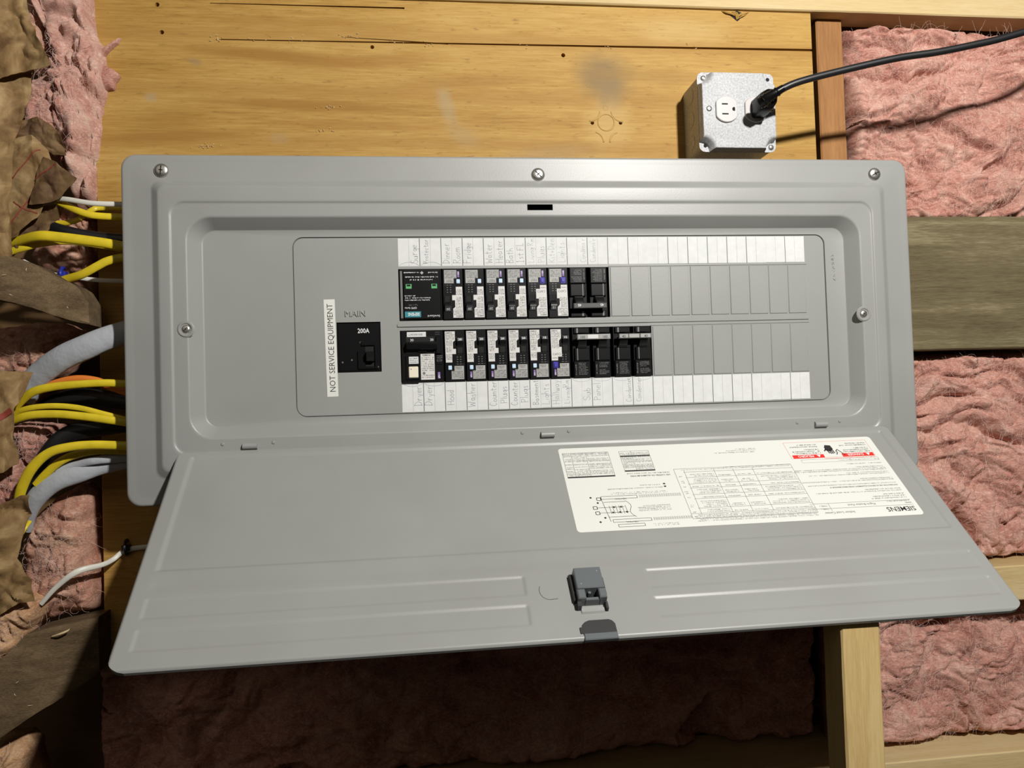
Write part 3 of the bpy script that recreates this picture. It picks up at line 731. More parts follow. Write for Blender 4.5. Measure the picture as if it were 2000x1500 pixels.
# door rating label, printed the other way up
mb = MB(DM)
zl = -.085 + .004
sx0, sx1, sv0, sv1 = 16.93, 32.28, .72, 5.80
mb.prism(rrect(sx0, sx1, -sv1, -sv0, .16, 5), zl - .004, zl + .004, STICK)
PM = T3(sx1, -sv1, zl + .006, math.pi)          # reading frame: x right, y down is negative
def RX(u): return sx1 - u
def RY(v): return -(sv1 - v)
def ln(a, b_, w_=.018, m_=GREY): mb.line(a, b_, w_, 0, m_, M=PM)
def frame(x0, x1, y0, y1, w_=.018, m_=GREY):
    ln((x0, y0), (x1, y0), w_, m_); ln((x1, y0), (x1, y1), w_, m_); ln((x1, y1), (x0, y1), w_, m_); ln((x0, y1), (x0, y0), w_, m_)
def para(x0, x1, y, n, dy=.085, h=.05, last=.6, m_=GREY):
    for i in range(n): mb.dashes(x0, x0 + (x1 - x0) * (last if i == n - 1 else random.uniform(.94, 1)), y - i * dy, h, 0, m_, M=PM)
mb.text('SIEMENS', .22, -.50, .36, 0, INK, bold=True, M=PM)
mb.text('Indoor Load Center', 3.05, -.40, .17, 0, INK, M=PM)
mb.text('Plug-In Breaker Panel', 1.9, -.80, .15, 0, INK, M=PM)
mb.text('TYPE 1', 4.15, -.62, .12, 0, INK, M=PM); mb.text('TYPE 1', 4.15, -.80, .12, 0, INK, M=PM)
ln((.2, -.60), (4.9, -.60)); ln((.2, -.90), (4.9, -.90)); ln((4.05, -.45), (4.05, -.9))
mb.text('SERIES', .22, -.76, .11, 0, INK, M=PM); mb.dashes(.22, 1.3, -.88, .07, 0, GREY, M=PM)
para(.28, 1.9, -1.08, 3, .12, .07); para(.28, 4.4, -1.52, 2, .12, .07, .4)
mb.text('SUITABLE FOR USE AS SERVICE EQUIPMENT WHEN MAIN BREAKER IS', .28, -1.86, .105, 0, INK, bold=True, M=PM)
para(.28, 4.7, -2.0, 1, .1, .06, .95); para(.28, 4.7, -2.22, 2, .10, .065, .35); para(.28, 4.4, -2.62, 2, .1, .06, .5); para(.28, 4.9, -2.88, 3, .10, .065, .3); para(.28, 3.2, -3.3, 1, .1, .06)
# DANGER / PELIGRO block
def warn(x0, x1, word):
    mb.quad(x0, x1, -3.99, -3.76, 0, RED, M=PM); mb.text(word, (x0 + x1) / 2 + .12, -3.955, .20, .002, WHITE, bold=True, align='c', M=PM)
    t0 = (x0 + x1) / 2 - .62; mb.add([(t0, -3.96, .002), (t0 + .2, -3.96, .002), (t0 + .1, -3.79, .002)], [(0, 1, 2)], WHITE, PM)
    para(x0 + .08, x1 - .1, -4.12, 3, .12, .075, .5, INK); para(x0 + .08, x1 - .1, -4.56, 2, .13, .075, .7, INK)
frame(.35, 4.5, -4.86, -3.76, .012, RED)
warn(.38, 1.95, 'DANGER'); warn(2.85, 4.40, 'PELIGRO')
hx, hy = 2.42, -4.30
mb.prism([(hx - .16, hy - .26), (hx + .1, hy - .3), (hx + .2, hy - .12), (hx + .17, hy + .1), (hx - .05, hy + .14), (hx - .2, hy - .02)], 0, .003, INK, M=PM)
for k in range(4): mb.line((hx - .13 + .085 * k, hy), (hx - .17 + .085 * k, hy + .32 - .03 * abs(k - 1.5)), .055, .003, INK, M=PM)
mb.line((hx + .15, hy - .05), (hx + .28, hy + .12), .06, .003, INK, M=PM)
for a, b_ in (((-.22, .38), (-.32, .22)), ((-.32, .22), (-.27, .16)), ((-.27, .16), (-.38, .02)), ((-.38, .02), (-.62, .42))): mb.line((hx + a[0], hy + a[1]), (hx + b_[0], hy + b_[1]), .04, .003, INK, M=PM)
frame(.30, 4.1, -3.66, -3.46, .012); para(.3, 3.6, -3.56, 1, .1, .05); ln((1.7, -3.64), (1.7, -3.5)); mb.dashes(.4, 2.9, -3.7, .05, 0, RED, M=PM)
# big table
tx0, tx1, ty0, ty1 = 4.72, 10.30, -3.42, -.42
frame(tx0, tx1, ty0, ty1)
cols = [tx0, 6.62, 7.55, 8.45, 9.85, tx1]
rows = [ty1 - .28, -1.0, -1.55, -1.8, -2.2, -2.45, -2.85, -3.2]
for c_ in cols[1:-1]: ln((c_, ty0 + .12), (c_, ty1 - .25))
for r_ in rows: ln((tx0, r_), (tx1 - .4 * (r_ != rows[0]), r_))
para(tx0 + .05, tx1, -.30, 5, .085, .055, .95)
for ci in range(5):
    for ri in range(len(rows) - 1):
        y_t, y_b = rows[ri], rows[ri + 1]; xa, xb = cols[ci] + .08, cols[ci + 1] - .08; n = int((y_t - y_b - .06) / .10)
        if ci in (0,): n = min(n, 3 if ri % 2 else 1)
        if ci in (1, 2, 4): xa += .12; n = min(n, 2 if ri % 2 else 1)
        for k in range(n): mb.dashes(xa, xb - random.uniform(0, .25) * (xb - xa), y_t - .11 - k * .10, .06, 0, GREY, M=PM)
para(tx0 + .05, tx1 - .1, -3.36, 2, .08, .05)
para(6.1, 9.4, -4.38, 1, .1, .06); para(6.0, 7.6, -4.5, 2, .1, .06)
# wiring diagram
def W(u, v): return (RX(u), RY(v))
def wl(a, b_, w_=.02, m_=INK): ln(W(*a), W(*b_), w_, m_)
dx0 = 18.2
frame(RX(20.2), RX(18.55), RY(5.35), RY(5.20), .02, INK); frame(RX(19.9), RX(18.30), RY(4.02), RY(3.86), .02, INK); frame(RX(19.85), RX(18.72), RY(5.62), RY(5.48), .02, INK)
mb.text('NEUTRAL', RX(19.6), RY(5.33), .12, 0, INK, M=PM); mb.text('NEUTRAL', RX(19.4), RY(4.00), .12, 0, INK, M=PM)
wl((18.28, 3.9), (18.45, 5.3)); wl((18.35, 4.2), (19.3, 4.2)); wl((18.4, 5.05), (19.55, 5.05)); wl((18.0, 4.5), (19.2, 4.5)); wl((18.05, 4.8), (19.35, 4.8))
for k in range(6): wl((18.55 + .14 * k, 4.42), (18.58 + .14 * k, 4.88), .018)
for u_, v_ in ((18.75, 4.5), (19.05, 4.5), (18.65, 4.8), (18.95, 4.8), (19.25, 4.8)): mb.prism(circ(*W(u_, v_), .05, 8), 0, .002, INK, M=PM)
for i in range(8):
    f = lambda t: (19.3 + .3 * t + .12 * math.sin(t * 6.3), 4.15 + .95 * t); wl(f(i / 8), f((i + 1) / 8))
for (u_, v_) in ((17.9, 4.5), (17.95, 4.8), (18.15, 4.0)): frame(RX(u_ + .12), RX(u_ - .05), RY(v_ + .08), RY(v_ - .08), .03, INK)
for (u_, v_) in ((17.85, 3.9), (18.1, 4.22), (18.25, 5.08), (18.0, 5.3)): mb.prism(circ(*W(u_, v_), .05, 8), 0, .002, INK, M=PM)
def dots(ua, ub, v): 
    k = ua
    while k < ub: frame(RX(k + .05), RX(k), RY(v) - .03, RY(v) + .03, .012, GREY); k += .1
for v_ in (5.22, 5.30, 3.88, 3.97): dots(20.3 if v_ > 4.5 else 20.0, 22.0 if v_ > 4.5 else 21.9, v_)
for v_ in (5.52, 5.6, 3.66, 3.74): mb.dashes(RX(21.3), RX(20.2) if v_ > 5 else RX(18.8), RY(v_), .05, 0, GREY, M=PM, dens=.6)
para(RX(21.2), RX(19.75), RY(4.75), 4, .09, .055, .8)
mb.dashes(RX(21.2), RX(18.7), RY(3.42), .06, 0, GREY, M=PM); mb.dashes(RX(21.1), RX(20.2), RY(3.26), .06, 0, GREY, M=PM)
for v_ in (3.40, 3.24): mb.quad(RX(21.35), RX(21.25), RY(v_) - .03, RY(v_) + .05, 0, INK, M=PM)
# two load tables
def tab(u0, u1, v0, v1, cs, n, bars):
    x0, x1, y0, y1 = RX(u1), RX(u0), RY(v1), RY(v0)      # y0 = top in reading frame (v1 large -> near 0)
    a, b_ = RY(v0), RY(v1); frame(x0, x1, a, b_)
    for f in cs: ln((x0 + (x1 - x0) * f, a), (x0 + (x1 - x0) * f, b_))
    for f in bars: mb.quad(x0, x1, b_ + (a - b_) * f - .08, b_ + (a - b_) * f, .001, INK, M=PM)
    yy = b_ - .17
    while yy > a + .02:
        if random.random() < .5: ln((x0, yy - .02), (x1, yy - .02), .008)
        edges = [0] + list(cs) + [1]
        for e0, e1 in zip(edges[:-1], edges[1:]):
            if random.random() < .85: mb.dashes(x0 + (x1 - x0) * e0 + .04, x0 + (x1 - x0) * e1 - .04, yy, .06, 0, GREY, M=PM)
        yy -= .088
tab(17.08, 19.22, 1.06, 2.66, (.5, .82), 12, (0,)); tab(19.73, 21.13, 1.07, 2.40, (.6,), 12, (0, .72))
mb.text('USE COPPER OR ALUMINUM WIRE', RX(21.75), RY(2.66), .12, 0, INK, bold=True, M=PM); mb.dashes(RX(21.75), RX(19.8), RY(2.52), .06, 0, INK, M=PM)
mb.build('rating_label', door, smooth=0)['label'] = 'white printed rating label, upside down'

# latch
mb = MB(DM)
mb.loft([(rrect(16.25, 17.33, -9.02, -8.02, .04, 3), .0), (rrect(16.27, 17.31, -9.0, -8.05, .04, 3), .50), (rrect(16.30, 17.28, -8.97, -8.08, .04, 3), .53)], LATCH)
mb.box(16.13, 16.25, -9.3, -8.1, 0, .22, LATCHD, ch=.02); mb.box(17.33, 17.42, -9.1, -8.3, 0, .2, LATCHD, ch=.02)
for a, b_ in ((16.25, 16.55), (17.05, 17.33)): mb.box(a, b_, -9.42, -9.0, .0, .5, LATCH, ch=.04)
mb.box(16.5, 17.1, -9.42, -9.30, .02, .36, LATCH, ch=.02); mb.box(16.55, 17.05, -9.30, -9.02, .0, .06, HOLE); mb.box(16.7, 16.8, -9.1, -9.0, .06, .3, LATCH)
mb.box(16.22, 16.36, -9.62, -9.42, 0, .3, LATCHD); mb.box(17.28, 17.36, -9.72, -9.42, 0, .22, LATCHD)
for (x_, y_) in ((17.15, -8.25), (16.45, -8.8)): mb.loft([(circ(x_, y_, .03, 8), .53), (circ(x_, y_, .015, 8), .545)], SHINY)
mb.build('latch', door)
mb = MB(DM); mb.loft([(rrect(16.34, 17.24, -9.78, -9.52, .03, 3), .0), (rrect(16.36, 17.22, -9.72, -9.56, .03, 3), .07)], SHINY); mb.build('latch_spring', door)
mb = MB(DM)
pts = [(16.25, -10.66), (17.50, -10.66), (17.50, -10.25), (17.42, -10.12), (17.3, -10.05), (16.55, -10.05), (16.38, -10.12), (16.25, -10.25)]
mb.prism(pts, -.12, .015, LATCHD, ch=.01); mb.box(16.27, 17.50, -10.88, -10.60, -.12, .045, LATCH, ch=.03); mb.box(16.16, 16.25, -10.6, -10.35, -.05, .05, LATCHD)
mb.build('latch_pull', door)

# ------------------------------------------------------------------ breakers (local: x 0..w, y = -t, z 0 = dead front face)
I4 = np.eye(4)
def local_thing(name, label, group):
    o = bpy.data.objects.new(name, None); COL.objects.link(o); o.empty_display_size = .01; o['_b'] = [0, 0, 0]
    o['label'] = label; o['category'] = 'circuit breaker'
    if group: o['group'] = group
    return o
def place(o, x, y, z=-.45, flip=False):
    # local frame of the prototype is the wall frame; rotate about the wall normal for the upper row
    M = Matrix.Translation((x * IN, -z * IN, y * IN))
    if flip: M = M @ Matrix.Rotation(math.pi, 4, 'Y')
    o.matrix_basis = M; return M
HB = 2.40
def afci(kind, rating, purple, label):
    o = local_thing('circuit_breaker', label, 'arc fault breakers')
    mb = MB(); mb.prism([(.02, -HB), (.98, -HB), (.98, -.0), (.02, -.0)], -2.0, .10, PLAST, ch=.03)
    body = mb.build('body', o)
    # moulded marks
    mb = MB(); r = random.Random(4)
    for i in range(4):
        for j in range(2): mb.quad(.58 + .15 * j, .64 + .15 * j, -1.30 - .11 * i, -1.27 - .11 * i, .101, MOULD)
    mb.quad(.54, .92, -1.62, -1.615, .101, MOULD); mb.quad(.52, .9, -.36, -.353, .101, MOULD)
    mb.build('moulded_mark', o, smooth=0)['kind'] = 'stuff'
    mb = MB()
    pts = [(.05, -.08), (.52, -.08), (.52, -.50), (.42, -.58), (.42, -.90), (.55, -.90), (.55, -1.14), (.37, -1.14), (.37, -1.53), (.07, -1.53)][::-1]
    if kind == 'blue': pts = [(.05, -.08), (.55, -.08), (.55, -.50), (.45, -.62), (.45, -.92), (.57, -.92), (.57, -1.38), (.38, -1.38), (.38, -1.56), (.07, -1.56)][::-1]
    mb.prism(pts, .10, .106, LABA)
    mb.text('SIEMENS', .07, -.18, .09, .107, INK, bold=True, sx=.95)
    def seg(x0, x1, y): mb.dashes(x0, x1, y, .045, .107, INK, dens=.9)
    for k in range(4): seg(.08, .50, -.25 - .068 * k)
    for k in range(4): seg(.09, .38, -.55 - .068 * k)
    if kind == 'blue':
        for k in range(3): seg(.1, .43, -.83 - .068 * k)
        mb.text('CAFCI', .12, -1.31, .15, .107, INK, sx=.95); seg(.1, .36, -1.46)
    else:
        for k in range(4): seg(.1, .35, -.84 - .068 * k)
        for k in range(4): seg(.09, .35, -1.19 - .068 * k)
    mb.build('specification_label', o, smooth=0)
    mb = MB(); lm = LABB
    pts = [(.46, -1.70), (.90, -1.70), (.90, -2.32), (.32, -2.32), (.32, -1.93), (.46, -1.93)][::-1]
    mb.prism(pts, .10, .106, lm); mb.text('TEST', .50, -1.86, .16, .107, INK, sx=.9)
    for k in range(5): mb.dashes(.35, .87, -1.98 - .072 * k, .045, .107, INK, dens=.9)
    mb.build('test_label', o, smooth=0)
    mb = MB(); mb.box(.13, .38, -1.93, -1.62, .1, .13, PLAST2 if kind != 'blue' else BLUED, ch=.02, r=.05); mb.box(.17, .34, -1.88, -1.68, .13, .17, BLUEL if kind != 'blue' else BLUED, ch=.02, r=.03)
    mb.build('test_button', o)
    if purple:
        mb = MB(); mb.box(.19, .28, -2.26, -1.98, .1, .104, PURP); mb.text('afci', .265, -2.24, .11, .105, WHITE, rot=90); mb.build('purple_mark', o, smooth=0)
    mb = MB()
    mb.box(.58, .90, -1.10, -.54, .101, .104, HOLE); mb.box(.60, .64, -1.12, -.54, .1, .14, PLAST2); mb.box(.88, .92, -1.12, -.54, .1, .14, PLAST2)
    mb.build('handle_slot', o)
    mb = MB(); x0, x1 = .61, .90
    prof = [(-.34, .10), (-.37, .14), (-.55, .27), (-.60, .27), (-.82, .12), (-.82, .09)]
    V = [(x0, a, b_) for a, b_ in prof] + [(x1, a, b_) for a, b_ in prof]; n_ = len(prof)
    mb.add(V, [(i, i + 1, i + 1 + n_, i + n_) for i in range(n_ - 1)] + [tuple(reversed(range(n_))), tuple(range(n_, 2 * n_))], PLAST2)
    Mh = T3(x0, -.55, .272, 0, -math.atan2(.13, .18)); mb.quad(.0, .29, .01, .21, .0, PGREY, M=Mh); mb.text(rating, .05, .04, .17, .002, WHITE, bold=True, M=Mh)  # upper face greyed to carry the light that falls on it
    mb.build('handle', o)
    return o
G_ = 'arc fault breakers'
topl = ['Dinner', 'Room']
names_top = ['black breaker with pale blue button, right beside the surge protector, Dinner Room label above', 'black breaker with pale blue button and no purple mark, under the Fridge label', 'black breaker with pale blue button under the Water Heater labels, upper row', 'black breaker with pale blue button under the Bath label, upper row',
             'black breaker with dark blue button under the Living Rm Plugs labels, upper row', 'black breaker with dark blue button under the Lights label, beside the 45 amp double']
names_bot = ['black breaker with pale blue button and no purple mark, above the Hood label', 'black breaker with pale blue button above the Washer label', 'black breaker with pale blue button above the left Counter Plugs labels', 'black breaker with pale blue button above the right Counter Plugs labels',
             'black 15 amp breaker with pale blue button above the Basement Lights labels', 'black breaker with dark blue button above the Hallway label, lower row']
pw = afci('light', '20', True, names_top[0])
pn = afci('light', '20', False, names_top[1])
pb = afci('blue', '15', True, names_top[4])
p15 = afci('light', '15', True, names_bot[4])
UY, LY = BT[0] + .01, BB[1] - .01
place(pw, 3, UY, flip=True); place(pn, 4, UY, flip=True); place(pb, 7, UY, flip=True)
def M_of(x, flip): return Matrix.Translation((x * IN, .45 * IN, (UY if flip else LY) * IN)) @ (Matrix.Rotation(math.pi, 4, 'Y') if flip else Matrix.Identity(4))
dup(pw, M_of(5, True), names_top[2])
dup(pw, M_of(6, True), names_top[3])
dup(pb, M_of(8, True), names_top[5])
p15.matrix_basis = M_of(6, False)
dup(pn, M_of(2, False), names_bot[0])
for k in (1, 2, 3): dup(pw, M_of(2 + k, False), names_bot[k])
dup(pb, M_of(7, False), names_bot[5])

def double(rating, label, bar, tmats):
    o = local_thing('double_pole_breaker', label, None)
    for k in (0, 1):
        mb = MB(); x = k; mb.prism([(x + .10, -HB), (x + .96, -HB), (x + .96, 0), (x + .10, 0)], -2.0, .02, PLAST, ch=.02)
        mb.prism([(x + .14, -HB + .02), (x + .93, -HB + .02), (x + .93, -1.62), (x + .14, -1.62)], .0, .12, PLAST, ch=.03)
        mb.prism([(x + .18, -1.60), (x + .93, -1.60), (x + .93, -1.0), (x + .18, -1.0)], .0, .15, PLAST, ch=.04)
        mb.box(x + .30, x + .34, -1.58, -1.02, .14, .156, MOULD)
        mb.box(x + .18, x + .93, -.30, -.03, .0, .12, PLAST, ch=.03); mb.box(x + .3, x + .38, -.28, -.05, .1, .125, MOULD)
        mb.build('pole', o)
        mb = MB()
        for i in range(9):
            if i in (4,) and k == 1: continue
            mb.dashes(x + .36, x + .36 + random.uniform(.3, .5), -1.74 - .066 * i, .042, .121, MOULD, dens=.95)
        mb.dashes(0, .5, 0, .06, .121, MOULD, M=T3(x + .26, -2.28, 0, math.pi / 2))
        mb.build('moulded_print', o, smooth=0)['kind'] = 'stuff'
        mb = MB(); mb.loft([(rrect(x + .30, x + .78, -1.0, -.5, .03, 3), .0), (rrect(x + .32, x + .76, -.94, -.46, .03, 3), .2), (rrect(x + .36, x + .72, -.62, -.46, .03, 3), .42)], PLAST2); mb.box(x + .30, x + .74, -1.0, -.88, .1, .17, PLAST, ch=.02)
        mb.build('handle', o)
    mb = MB(); mb.box(.26, 1.86, -.62, -.38, .36, .52, bar, ch=.025)
    segs = ((.30, .72), (.76, 1.26), (1.32, 1.82)) if tmats else ((.3, .9), (1.2, 1.8))
    for j, (a, b_) in enumerate(segs):
        if tmats: mb.box(a, b_, -.59, -.41, .52, .53, tmats[j], ch=.005)  # bright bar faces: glints put into the colour
    for j, xx in enumerate((.50, 1.58)): mb.text(rating, xx, -.575, .17, .532, WHITE if not tmats else INK, bold=True, align='c')
    mb.build('tie_bar', o)
    return o
d1 = double('45', 'black double-pole 45 amp breaker with dark tie bar, last in the upper row', PGREY, None)
d2 = double('100', 'black double-pole breaker with tie bar with glints in its colour above the Sub Panel label', SHINY, (SHINY, LABA, SHINY))
d3 = double('40', 'black double-pole breaker with grey tie bar, last in the lower row', PGREY, (SHINY, LABB, LABB))
d1.matrix_basis = M_of(10, True); d2.matrix_basis = M_of(8, False); d3.matrix_basis = M_of(10, False)

# surge protector (upside down, two spaces)
o = local_thing('surge_protector', 'black surge protection module with teal maker label, first in the upper row', None); o['category'] = 'surge protector'
mb = MB(); mb.prism([(.02, -HB), (1.98, -HB), (1.98, 0), (.02, 0)], -2.0, .06, PLAST, ch=.02)
mb.box(.08, 1.80, -HB + .06, -.04, .05, .14, PLAST, ch=.03, r=.05); mb.box(1.84, 1.94, -HB + .1, -.1, .05, .09, MOULD); mb.build('body', o)
mb = MB(); mb.box(1.02, 1.76, -.40, -.13, .14, .145, TEAL); mb.text('SIEMENS', 1.08, -.34, .20, .146, WHITE, bold=True, sx=.72); mb.build('maker_label', o, smooth=0)
mb = MB(); mb.text('SureGuard', .14, -.22, .13, .142, WHITE)
mb.text('QSPD Series', 1.2, -.60, .12, .142, WHITE, sx=.9); mb.text('Type 1 SPD', 1.15, -.73, .09, .142, MOULD)
for k, l_ in enumerate((1.15, 1.2, .5)): mb.dashes(1.76 - l_, 1.76, -.95 - .10 * k, .05, .142, WHITE, dens=.8)
mb.dashes(.45, 1.5, -1.90, .055, .142, WHITE, dens=.8); mb.dashes(.2, 1.7, -2.03, .055, .142, WHITE, dens=.8); mb.dashes(.15, .65, -2.24, .06, .142, WHITE); mb.dashes(1.05, 1.75, -2.24, .05, .142, WHITE)
mb.prism([(.85, -2.2), (.93, -2.28), (1.01, -2.2), (.93, -2.12)], .14, .143, LGREY)
mb.build('printed_text', o, smooth=0)['kind'] = 'stuff'
for x_ in (.24, 1.42):
    mb = MB(); mb.box(x_, x_ + .27, -1.68, -1.46, .13, .15, GREEN, ch=.01); mb.box(x_ + .05, x_ + .22, -1.66, -1.57, .15, .152, HOLE); mb.build('indicator_window', o)
o.matrix_basis = M_of(2, True)

# dryer breaker
o = local_thing('dryer_breaker', 'wide black 30 amp breaker with cream test button above the Dryer labels', None)
mb = MB(); mb.prism([(.02, -HB), (1.98, -HB), (1.98, 0), (.02, 0)], -2.0, .08, PLAST, ch=.03)
mb.box(.25, 1.85, -1.06, -.30, .08, .10, HOLE); mb.box(1.62, 1.86, -1.10, -.30, .08, .2, PLAST, ch=.03); mb.box(.05, .8, -HB - .03, -HB + .1, 0, .14, PLAST, ch=.03)
mb.box(.2, .86, -2.3, -1.18, .08, .13, PLAST, ch=.03); mb.box(1.62, 1.92, -1.6, -1.15, .08, .13, PLAST, ch=.02); mb.build('body', o)
mb = MB(); mb.loft([(rrect(.24, 1.70, -.95, -.52, .05, 3), .08), (rrect(.26, 1.68, -.88, -.56, .05, 3), .36), (rrect(.28, 1.66, -.70, -.57, .05, 3), .44)], PLAST2); mb.box(.8, 1.2, -1.0, -.9, .1, .2, PLAST2, ch=.02); mb.build('handle', o)
mb = MB(); mb.box(.30, 1.18, -.30, -.07, .08, .087, PAPER); mb.text('L2402001500', .37, -.235, .13, .088, INK, sx=.92); mb.build('serial_label', o, smooth=0)
mb = MB(); mb.text('30', .44, -.50, .16, .102, WHITE); mb.text('30', 1.36, -.50, .16, .102, WHITE); mb.build('rating_mark', o, smooth=0)
mb = MB(); mb.box(.36, .80, -1.55, -1.22, .13, .136, PAPER); [mb.dashes(.40, .76, -1.32 - .09 * k, .055, .137, INK) for k in range(3)]; mb.build('test_label', o, smooth=0)
mb = MB(); mb.box(.34, .78, -2.20, -1.68, .13, .19, CREAM, ch=.03, r=.04); mb.box(.43, .47, -1.82, -1.78, .19, .192, INK); mb.build('test_button', o)
mb = MB(); mb.box(.90, 1.54, -2.30, -1.10, .08, .087, LABA); mb.text('SIEMENS', .98, -1.20, .11, .088, INK, bold=True, sx=.95)
for k in range(8): mb.dashes(.94, 1.5, -1.30 - .085 * k, .05, .088, INK, dens=.7)
mb.prism(circ(1.04, -2.0, .07, 10), .087, .0885, GREY); 
for k in range(2): mb.dashes(.94, 1.5, -2.12 - .09 * k, .05, .088, INK, dens=.8)
mb.build('specification_label', o, smooth=0)
mb = MB(); mb.box(1.68, 1.79, -2.26, -1.96, .08, .085, PURP); mb.text('gfci', 1.765, -2.24, .12, .0865, WHITE, rot=90); mb.build('purple_mark', o, smooth=0)
mb = MB(); [mb.dashes(1.65, 1.9, -1.22 - .08 * k, .05, .131, MOULD) for k in range(4)]; [mb.quad(1.6, 1.82, -.1 - .1 * k, -.11 - .1 * k + .02, .081, MOULD) for k in range(2)]; mb.build('moulded_mark', o, smooth=0)['kind'] = 'stuff'
o.matrix_basis = M_of(0, False)

# main breaker
o = local_thing('main_breaker', 'large black 200A main breaker beneath the embossed MAIN', None)
mb = MB(); mb.prism([(.03, -2.30), (1.97, -2.30), (1.97, -.03), (.03, -.03)], -2.0, -.02, PLAST, ch=.02)
mb.box(.10, 1.93, -2.22, -.12, -.03, .03, PLAST, ch=.02, r=.06); mb.build('body', o)
mb = MB(); mb.text('200A', .95, -.50, .30, .032, WHITE, bold=True, sx=.82); mb.build('rating_mark', o, smooth=0)
mb = MB(); mb.quad(1.02, 1.3, -.92, -.915, .031, MOULD); mb.text('ON', 1.02, -.98, .13, .031, MOULD); mb.text('OFF', 1.02, -1.94, .11, .031, MOULD)
for p_ in ((.24, -1.84), (.66, -1.74), (1.84, -2.08)): mb.prism(circ(*p_, .04, 8), .03, .034, MOULD)
mb.build('moulded_mark', o, smooth=0)['kind'] = 'stuff'
mb = MB(); mb.box(1.28, 1.72, -2.08, -.98, .03, .034, HOLE)
mb.box(.94, 1.28, -2.12, -1.35, .03, .14, PLAST, ch=.03); mb.box(1.70, 1.84, -2.12, -1.1, .03, .14, PLAST, ch=.03); mb.box(1.1, 1.72, -1.1, -.9, .03, .12, PLAST, ch=.03); mb.box(.94, 1.84, -2.16, -2.06, .03, .12, PLAST, ch=.02); mb.build('handle_slot', o)
mb = MB(); mb.loft([(rrect(1.30, 1.70, -1.86, -1.36, .04, 3), .0), (rrect(1.32, 1.68, -1.82, -1.38, .04, 3), .30), (rrect(1.34, 1.66, -1.66, -1.40, .04, 3), .46)], PLAST2); mb.build('handle', o)
o.matrix_basis = Matrix.Translation((-2.90 * IN, .45 * IN, 2.05 * IN))

# ------------------------------------------------------------------ outlet box
OC = (17.22, 12.50)
JB = thing('outlet_box', 'square galvanised steel outlet box with two sockets above the panel', 'outlet box', (OC[0], OC[1] - 2, -3.58))
mb = MB(); h = 1.98
mb.loft([(rrect(OC[0] - h, OC[0] + h, OC[1] - h, OC[1] + h, .32, 6), -3.595), (rrect(OC[0] - h, OC[0] + h, OC[1] - h, OC[1] + h, .32, 6), -1.5)], GALV, True, True); mb.build('box_body', JB)
for yy in (11.3, 12.5, 13.7):
    mb = MB(); Mk = T3(OC[0] - h, yy, -2.55, 0, 0, -math.pi / 2); mb.loft([(circ(0, 0, .42, 18), 0), (circ(0, 0, .40, 18), .02)], GALV, M=Mk); mb.build('knockout', JB)
mb = MB(); h = 2.03
mb.loft([(rrect(OC[0] - h, OC[0] + h, OC[1] - h, OC[1] + h, .30, 6), -1.5), (rrect(OC[0] - h, OC[0] + h, OC[1] - h, OC[1] + h, .30, 6), -1.44)], GALV, True, True)
def notch(h, r, cr=.12):
    pts = []
    for sx_, sy_, a0 in ((1, 1, 0), (-1, 1, 90), (-1, -1, 180), (1, -1, 270)):
        # corner travels from the edge on one side round the concave notch to the next edge
        c0 = (sx_ * h, sy_ * h)
        for i in range(9):
            a = math.radians(a0 + 270 - 90 * i / 8)
            rad = r
            pts.append((c0[0] + rad * math.cos(a), c0[1] + rad * math.sin(a)))
    return pts
cc = (17.17, 12.44)
def nt(h, r): return [(cc[0] + p[0], cc[1] + p[1]) for p in notch(h, r)]
mb.loft([(nt(1.99, .50), -1.45), (nt(1.96, .52), -1.36), (nt(1.93, .56), -1.05), (nt(1.90, .60), -.97), (nt(1.84, .60), -.95)], GALV)
mb.build('box_cover', JB, smooth=50)
def recept(cx, cy):
    def shp(r, c_): return [(cx + max(-c_, min(c_, r * math.cos(a))), cy + r * math.sin(a)) for a in [2 * math.pi * i / 40 for i in range(40)]]
    mb = MB(); mb.loft([(shp(.66, .55), -.96), (shp(.66, .55), -.88), (shp(.63, .52), -.85)], OUTW); s = mb.build('socket', JB)
    for dy in (.25, -.25):
        m2 = MB(); m2.box(cx - .25, cx + .06 + .02 * (dy < 0), cy + dy - .035, cy + dy + .035, -.852, -.846, HOLE); m2.build('blade_slot', s)
    m2 = MB(); m2.loft([([(cx + .33 + .1 * (math.cos(a) if math.cos(a) < .5 else .5) + .05, cy + .1 * math.sin(a)) for a in [2 * math.pi * i / 16 for i in range(16)]], -.849), ([(cx + .33 + .1 * (math.cos(a) if math.cos(a) < .5 else .5) + .05, cy + .1 * math.sin(a)) for a in [2 * math.pi * i / 16 for i in range(16)]], -.845)], HOLE); m2.build('ground_hole', s)
recept(16.46, 12.45); recept(17.98, 12.45)
for (x_, y_, a) in ((15.58, 12.49, 25), (18.86, 12.51, 60)): screw(x_, y_, -.95, .15, 'cover_screw', a, .05, JB)
for (x_, y_, a) in ((15.52, 14.22, 60), (18.98, 10.72, 70)): screw(x_, y_, -1.44, .15, 'corner_screw', a, .09, JB)
for (x_, y_) in ((15.50, 10.78), (18.95, 14.22)):
    mb = MB(); mb.prism(circ(x_, y_, .1, 10), -1.44, -1.437, HOLE); mb.build('screw_hole', JB)

